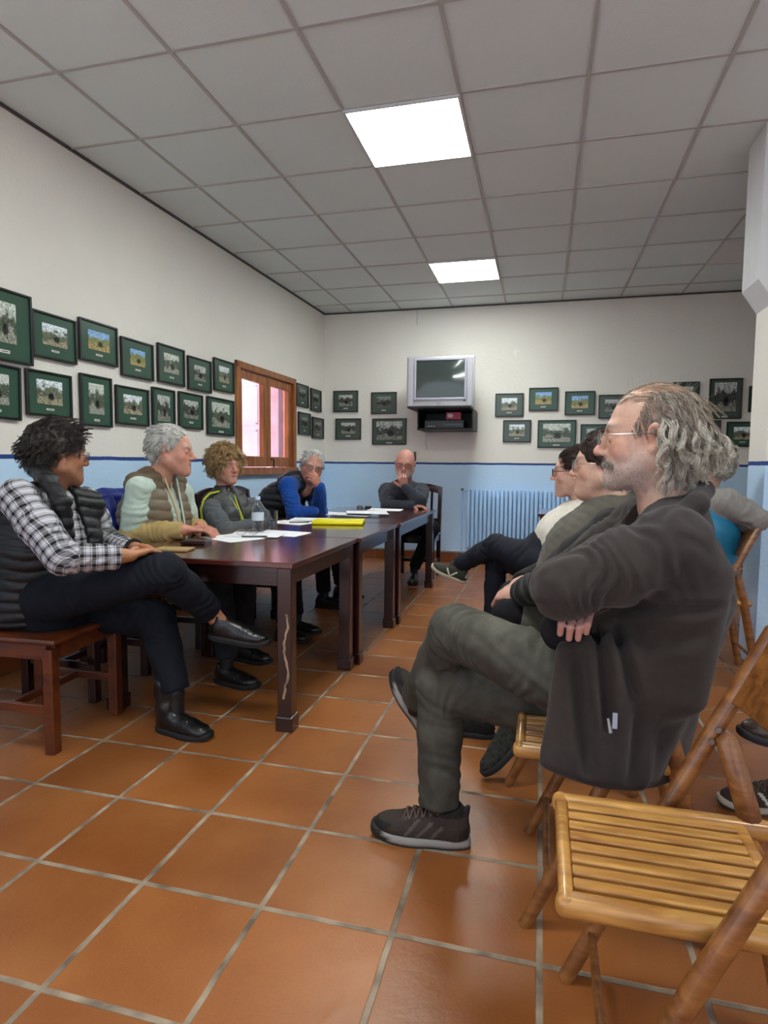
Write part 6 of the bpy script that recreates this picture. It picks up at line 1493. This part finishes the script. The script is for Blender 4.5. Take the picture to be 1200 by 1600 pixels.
hN, hF = J(852, 885, 2.84), J(858, 890, 3.06); kN, kF = J(776, 853, 3.00), J(776, 868, 3.08); aN, aF = J(718, 882, 3.10), J(768, 985, 3.08)
trousers(f, (A3(hN)+A3(hF))/2, (hN, hF), (kN, kF), (aN, aF), '#1b1d26', mat='denim', r=(.085, .075, .058, .050, .044), h=.008, pw=(.16, .13), sk=.3)
ankle_skin(f, kN, aN, J(705, 890, 3.12), '#16161c', r=(.032, .034)); ankle_skin(f, kF, aF, J(766, 1000, 3.08), '#16161c')
shoe(f, J(712, 905, 3.10), (-.88, -.05, .36), (.36, -.25, .9), kind='stripe', k=.72, cols=('#33352c', '#222', '#a89f8c', '#7d7666'), M=M, h=.004)
shoe(f, Pz(768, 1010, 0)*A3((1, 1, 0)), (-1, 0, 0), (0, 0, 1), kind='stripe', k=.85, cols=('#33352c', '#222', '#a89f8c', '#7d7666'), M=M)
sN, sF = J(908, 820, 2.78), J(885, 815, 3.12); eN, eF = J(878, 885, 2.74), J(862, 880, 3.16); wN, wF = J(838, 885, 2.86), J(832, 880, 3.05)
c = Clay(); c.slab(pel, che, sd, (.15, .14), (.165, .14), k=.03); c.slab(che, upp, sd, (.16, .125), (.11, .08), k=.05)
for s_, e_, w_ in ((sN, eN, wN), (sF, eF, wF)): c.cone(upp, s_, .05, .062, k=.05); c.chain([s_, lerp(s_, e_, .5), e_, w_], [.066, .06, .05, .040], k=.02)
ring(c, [A3(nb)+fwd*.06-(0, 0, .03), A3(nb)+sd*.06, A3(nb)-fwd*.05+(0, 0, .02), A3(nb)-sd*.06], .018, k=.018); c.cone(A3(nb)+(0, 0, .06), A3(nb)+fwd*.05-(0, 0, .05), .050, .03, k=.01, mode='s')
garment(f, 'cardigan', c, .0085, M['cloth'], '#cfc8bd', lambda P, N: foldf(P, [(sN, eN, .06, .005, 16, 1.2), (pel, che, .14, .006, 9, 1.2)], 6))
mb = MB(); ft = A3(nb)+fwd*.04-(0, 0, .02)
mb.tube([A3(nb)-fwd*.03+sd*-.05+(0, 0, .01)-f.b, A3(nb)+fwd*.07-sd*.045-(0, 0, .05)-f.b, A3(che)+fwd*.135-sd*.03+(0, 0, .02)-f.b], [.014, .018, .014], 8); mb.build('scarf', simple('grey_scarf', '#8f8d93', rough=.9, var=.15, vscale=60), f.root, smooth=True)
def hn(c): hand(c, wN, A3(kN)-A3(wN)+(.1, 0, 0), (0, 0, -1), 1, curl=(15, 20, 10), k=.85, fore=lerp(eN, wN, .6), fr=.026)
handskin(f, hn, '#bd8f80', .004)
core(f, [pel, che, upp, nb], [.08, .09, .055, .04], SK, limbs=([upp, sN, eN, wN], [upp, sF, eF, wF], [pel, hN, kN, aN], [pel, hF, kF, aF])); f.body(M['skin'])

# ================================================================== man in the teal vest by the partition
f = Fig('grey-curled person in a teal vest over a grey sweater, sitting near the partition', base=(.95, 3.7, 0))
mid = 3.72; SK = '#b58872'
H = Head(J(1109, 722, mid), (-.75, .65, -.05), (0, 0, 1), 1.05); nb = J(1100, 765, mid)
f.head(H, nb, SK, h=.0045, fc=dict(red=.4), neckr=(.052, .058)); f.eyes(H, M['eye'])
f.hair(H, M['hair'], [cap([((0, -.020, .030), (.086, .108, .092)), ((0, -.070, -.040), (.072, .052, .052))], [((0, .115, -.02), (.2, .080, .112)), ((0, .0, -.11), (.15, .075, .055))], cols=('#77736b', '#a8a499'), amp=.006, fr=26, stretch=(1, 1, 1)),
    strands(3600, lambda P: (P[:, 1] < .05) & (P[:, 2] > -.06), lambda P: np.stack([P[:, 0]*3, P[:, 1]*0-.4, P[:, 1]*0-1], 1), .05, shell=1.10, steps=12, curl=.007, freq=130, lift=.03, grav=.3, rad=.0010, cols=lt, seed=91, stray=.3, clumps=90)])
pel, che, upp = A3((.88, mid, .54)), J(1106, 830, mid), J(1103, 785, mid)
hN, hF = A3((.82, 3.62, .53)), A3((.82, 3.82, .53)); kN, kF = A3((.42, 3.60, .52)), A3((.42, 3.86, .52)); aN, aF = A3((.40, 3.58, .12)), A3((.38, 3.88, .12))
trousers(f, pel, (hN, hF), (kN, kF), (aN, aF), '#22242c', r=(.09, .08, .068, .06, .055), h=.013)
for a_ in (aN, aF): ankle_skin(f, a_+(0, 0, .3), a_, a_-(0, 0, .08), '#15151a', h=.01); shoe(f, a_*A3((1, 1, 0)), (-1, 0, 0), (0, 0, 1), kind='leather', cols=('#191514',)*3+('#0e0c0c',), M=M, laces=False, h=.009)
sN, sF = J(1135, 785, 3.60), J(1078, 785, 3.90); eN, eF = J(1182, 812, 3.58), J(1060, 850, 4.0); wN, wF = J(1140, 822, 3.72), J(1030, 860, 3.9)
c = Clay(); c.slab(pel, che, sd, (.16, .15), (.175, .14), k=.03); c.slab(che, upp, sd, (.165, .125), (.12, .09), k=.05)
for s_, e_, w_ in ((sN, eN, wN), (sF, eF, wF)): c.cone(upp, s_, .06, .070, k=.05); c.chain([s_, lerp(s_, e_, .5), e_, w_], [.075, .070, .060, .05], k=.02)
garment(f, 'grey_sweater', c, .009, M['fleece'], '#8a8582', lambda P, N: foldf(P, [(sN, eN, .06, .006, 18, 1.2), (eN, wN, .05, .005, 20, 1)], 6))
c = Clay(); c.slab(pel, che, sd, (.18, .17), (.195, .155), k=.03); c.slab(che, upp, sd, (.175, .135), (.13, .095), k=.05)
for s_, e_ in ((sN, eN), (sF, eF)): c.cone(A3(s_)-(0, 0, .01), lerp(s_, e_, .85), .070, .068, k=.006, mode='s')
garment(f, 'teal_vest', c, .009, M['nylon'], '#1a6f95', lambda P, N: .004*noise(P, 7, 3))
core(f, [pel, che, upp, nb], [.09, .10, .06, .05], SK, limbs=([upp, sN, eN, wN], [upp, sF, eF, wF], [pel, hN, kN, aN], [pel, hF, kF, aF])); f.body(M['skin'])

# ================================================================== second-row sitter, of whom the photo shows the shoes
f = Fig('person in the second row in brown lace-up shoes, only the feet reach into the photo', base=(1.2, 1.96, 0))
q1, q2 = Pz(1185, 1262, 0), J(1215, 1160, 1.95)
hN, hF = A3((1.12, 1.86, .53)), A3((1.12, 2.08, .53)); kF = A3((q1[0]+.12, q1[1], .50)); kN = A3((q1[0]+.05, q1[1]-.06, .60)); aF = A3((q1[0]+.10, q1[1], .12)); aN = A3((q2[0]+.10, 1.98, q2[2]+.10))
pel, che, upp, nb = A3((1.18, 1.96, .55)), A3((1.26, 1.96, .82)), A3((1.27, 1.96, .98)), A3((1.26, 1.96, 1.08))
trousers(f, pel, (hN, hF), (kN, kF), (aN, aF), '#3a3a42', r=(.09, .08, .068, .062, .056), h=.012)
for a_, k_ in ((aN, kN), (aF, kF)): ankle_skin(f, k_, a_, a_-(0, 0, .06), '#15151a', h=.01)
BR = ('#40322c', '#2b2322', '#b9ae9b', '#1d1c1e')
shoe(f, q1+(.07, 0, 0), (-1, -.1, 0), (0, 0, 1), kind='stripe', k=1.0, cols=BR, M=M); shoe(f, q2+(.09, .02, -.01), (-.96, -.1, .05), (.1, 0, 1), kind='leather', k=1.0, cols=BR, M=M)
sN, sF = A3((1.27, 1.76, .95)), A3((1.27, 2.16, .95)); eN, eF = A3((1.18, 1.74, .68)), A3((1.18, 2.18, .68)); wN, wF = A3((1.0, 1.86, .64)), A3((1.0, 2.06, .64))
c = Clay(); c.slab(pel, che, sd, (.17, .16), (.185, .14), k=.03); c.slab(che, upp, sd, (.175, .13), (.12, .09), k=.05)
for s_, e_, w_ in ((sN, eN, wN), (sF, eF, wF)): c.cone(upp, s_, .06, .07, k=.05); c.chain([s_, lerp(s_, e_, .5), e_, w_], [.076, .068, .058, .045], k=.02)
garment(f, 'sweater', c, .012, M['fleece'], '#4a5560', lambda P, N: .003*noise(P, 9, 2))
H = Head(A3((1.24, 1.96, 1.20)), (-1, .05, 0), (0, 0, 1), 1.0); f.head(H, nb, SK, h=.006); f.eyes(H, M['eye'])
f.hair(H, M['hair'], [cap([((0, -.018, .030), (.083, .104, .090)), ((0, -.070, -.040), (.062, .042, .048))], [((0, .115, -.02), (.2, .080, .112)), ((0, .0, -.11), (.15, .075, .055))], cols=('#4b3a2d', '#6b5644'), h=.005), strands(3000, hk, swp, .04, shell=1.08, rad=.001, cols=('#4b3a2d', '#6b5644'), seed=97, stray=.15, clumps=160)])
for w_, e_, s_ in ((wN, eN, 1), (wF, eF, -1)): handskin(f, lambda c: hand(c, w_, A3((-1, .3*s_, -.2)), (0, 0, -1), -s_, curl=(20, 20, 10), fore=lerp(e_, w_, .6), fr=.028), SK, .005)
core(f, [pel, che, upp, nb], [.09, .10, .06, .05], SK, limbs=([upp, sN, eN, wN], [upp, sF, eF, wF], [pel, hN, kN, aN], [pel, hF, kF, aF])); f.body(M['skin'])

# ------------------------------------------------------------------ blue jacket hanging over the chair back between the two men
a, b_ = Px(150, 772, -2.38), Px(216, 772, -2.40)
c = Clay(); y0_, y1_ = a[1]-.02, b_[1]+.02; zt = a[2]-.01
class _J: pass
jf = _J(); jf.b = A3((-2.38, (y0_+y1_)/2, 0)); jr = empty('jacket', jf.b, 0, 'bright blue quilted jacket draped over the chair back between plaid shirt and khaki vest', 'jacket')
for dx in (-.035, .035): c.slab((-2.395+dx, (y0_+y1_)/2, zt-.01), (-2.395+dx*1.2, (y0_+y1_)/2, .50), (0, 1, 0), ((y1_-y0_)/2, .028), ((y1_-y0_)/2+.02, .026), k=.04)
c.cone((-2.395, y0_+.03, zt), (-2.395, y1_-.03, zt), .035, .035, k=.03)
P_, Q_ = c.mesh(.008); N_ = normals(P_, Q_); P_ = P_+N_*(quilt(P_, (0, 0, 1), .05, .007)+.004*noise(P_, 10, 4))[:, None]
tomesh('jacket_body', P_-jf.b, Q_, M['nylon'], jr, np.tile(A3(rgb('#16297a')), (len(P_), 1)))
c = Clay(); c.chain([(-2.33, y0_+.05, zt-.03), (-2.30, y0_+.03, zt-.2), (-2.31, y0_+.05, .52)], [.04, .045, .04], k=.02); P_, Q_ = c.mesh(.009); N_ = normals(P_, Q_); P_ = P_+N_*(.005*noise(P_, 12, 4))[:, None]
tomesh('sleeve', P_-jf.b, Q_, M['nylon'], jr, np.tile(A3(rgb('#16297a')), (len(P_), 1)))
WORLD=.9; EXPO=.88
# ------------------------------------------------------------------ camera, light, view
cam = bpy.data.cameras.new('camera'); co = bpy.data.objects.new('camera', cam); COL.objects.link(co)
Mx = Matrix(((RT[0], UP[0], -FW[0], CAM[0]), (RT[1], UP[1], -FW[1], CAM[1]), (RT[2], UP[2], -FW[2], CAM[2]), (0, 0, 0, 1)))
co.matrix_world = Mx; cam.sensor_fit = 'HORIZONTAL'; cam.sensor_width = 36; cam.lens = 36*FPX/1200; cam.clip_start = .05
scene.camera = co
wd_ = bpy.data.worlds.new('world'); scene.world = wd_; wd_.use_nodes = True
wd_.node_tree.nodes['Background'].inputs[0].default_value = (.80, .88, 1.0, 1); wd_.node_tree.nodes['Background'].inputs[1].default_value = WORLD
sl = bpy.data.lights.new('sun', 'SUN'); sl.energy = 14; sl.angle = .02; sl.color = (1, .95, .88); so = bpy.data.objects.new('sun', sl); COL.objects.link(so)
so.rotation_euler = (0, math.radians(35), math.radians(-20))
vs = scene.view_settings; scene.display_settings.display_device = 'sRGB'; vs.view_transform = 'Standard'; vs.look = 'None'; vs.exposure = EXPO; vs.gamma = 1; vs.use_curve_mapping = False
scene.cycles.use_denoising = True
scene.cycles.max_bounces = 7; scene.cycles.diffuse_bounces = 4; scene.cycles.glossy_bounces = 3; scene.cycles.transparent_max_bounces = 12
scene.cycles.sample_clamp_indirect = 6; scene.cycles.caustics_reflective = False; scene.cycles.caustics_refractive = False
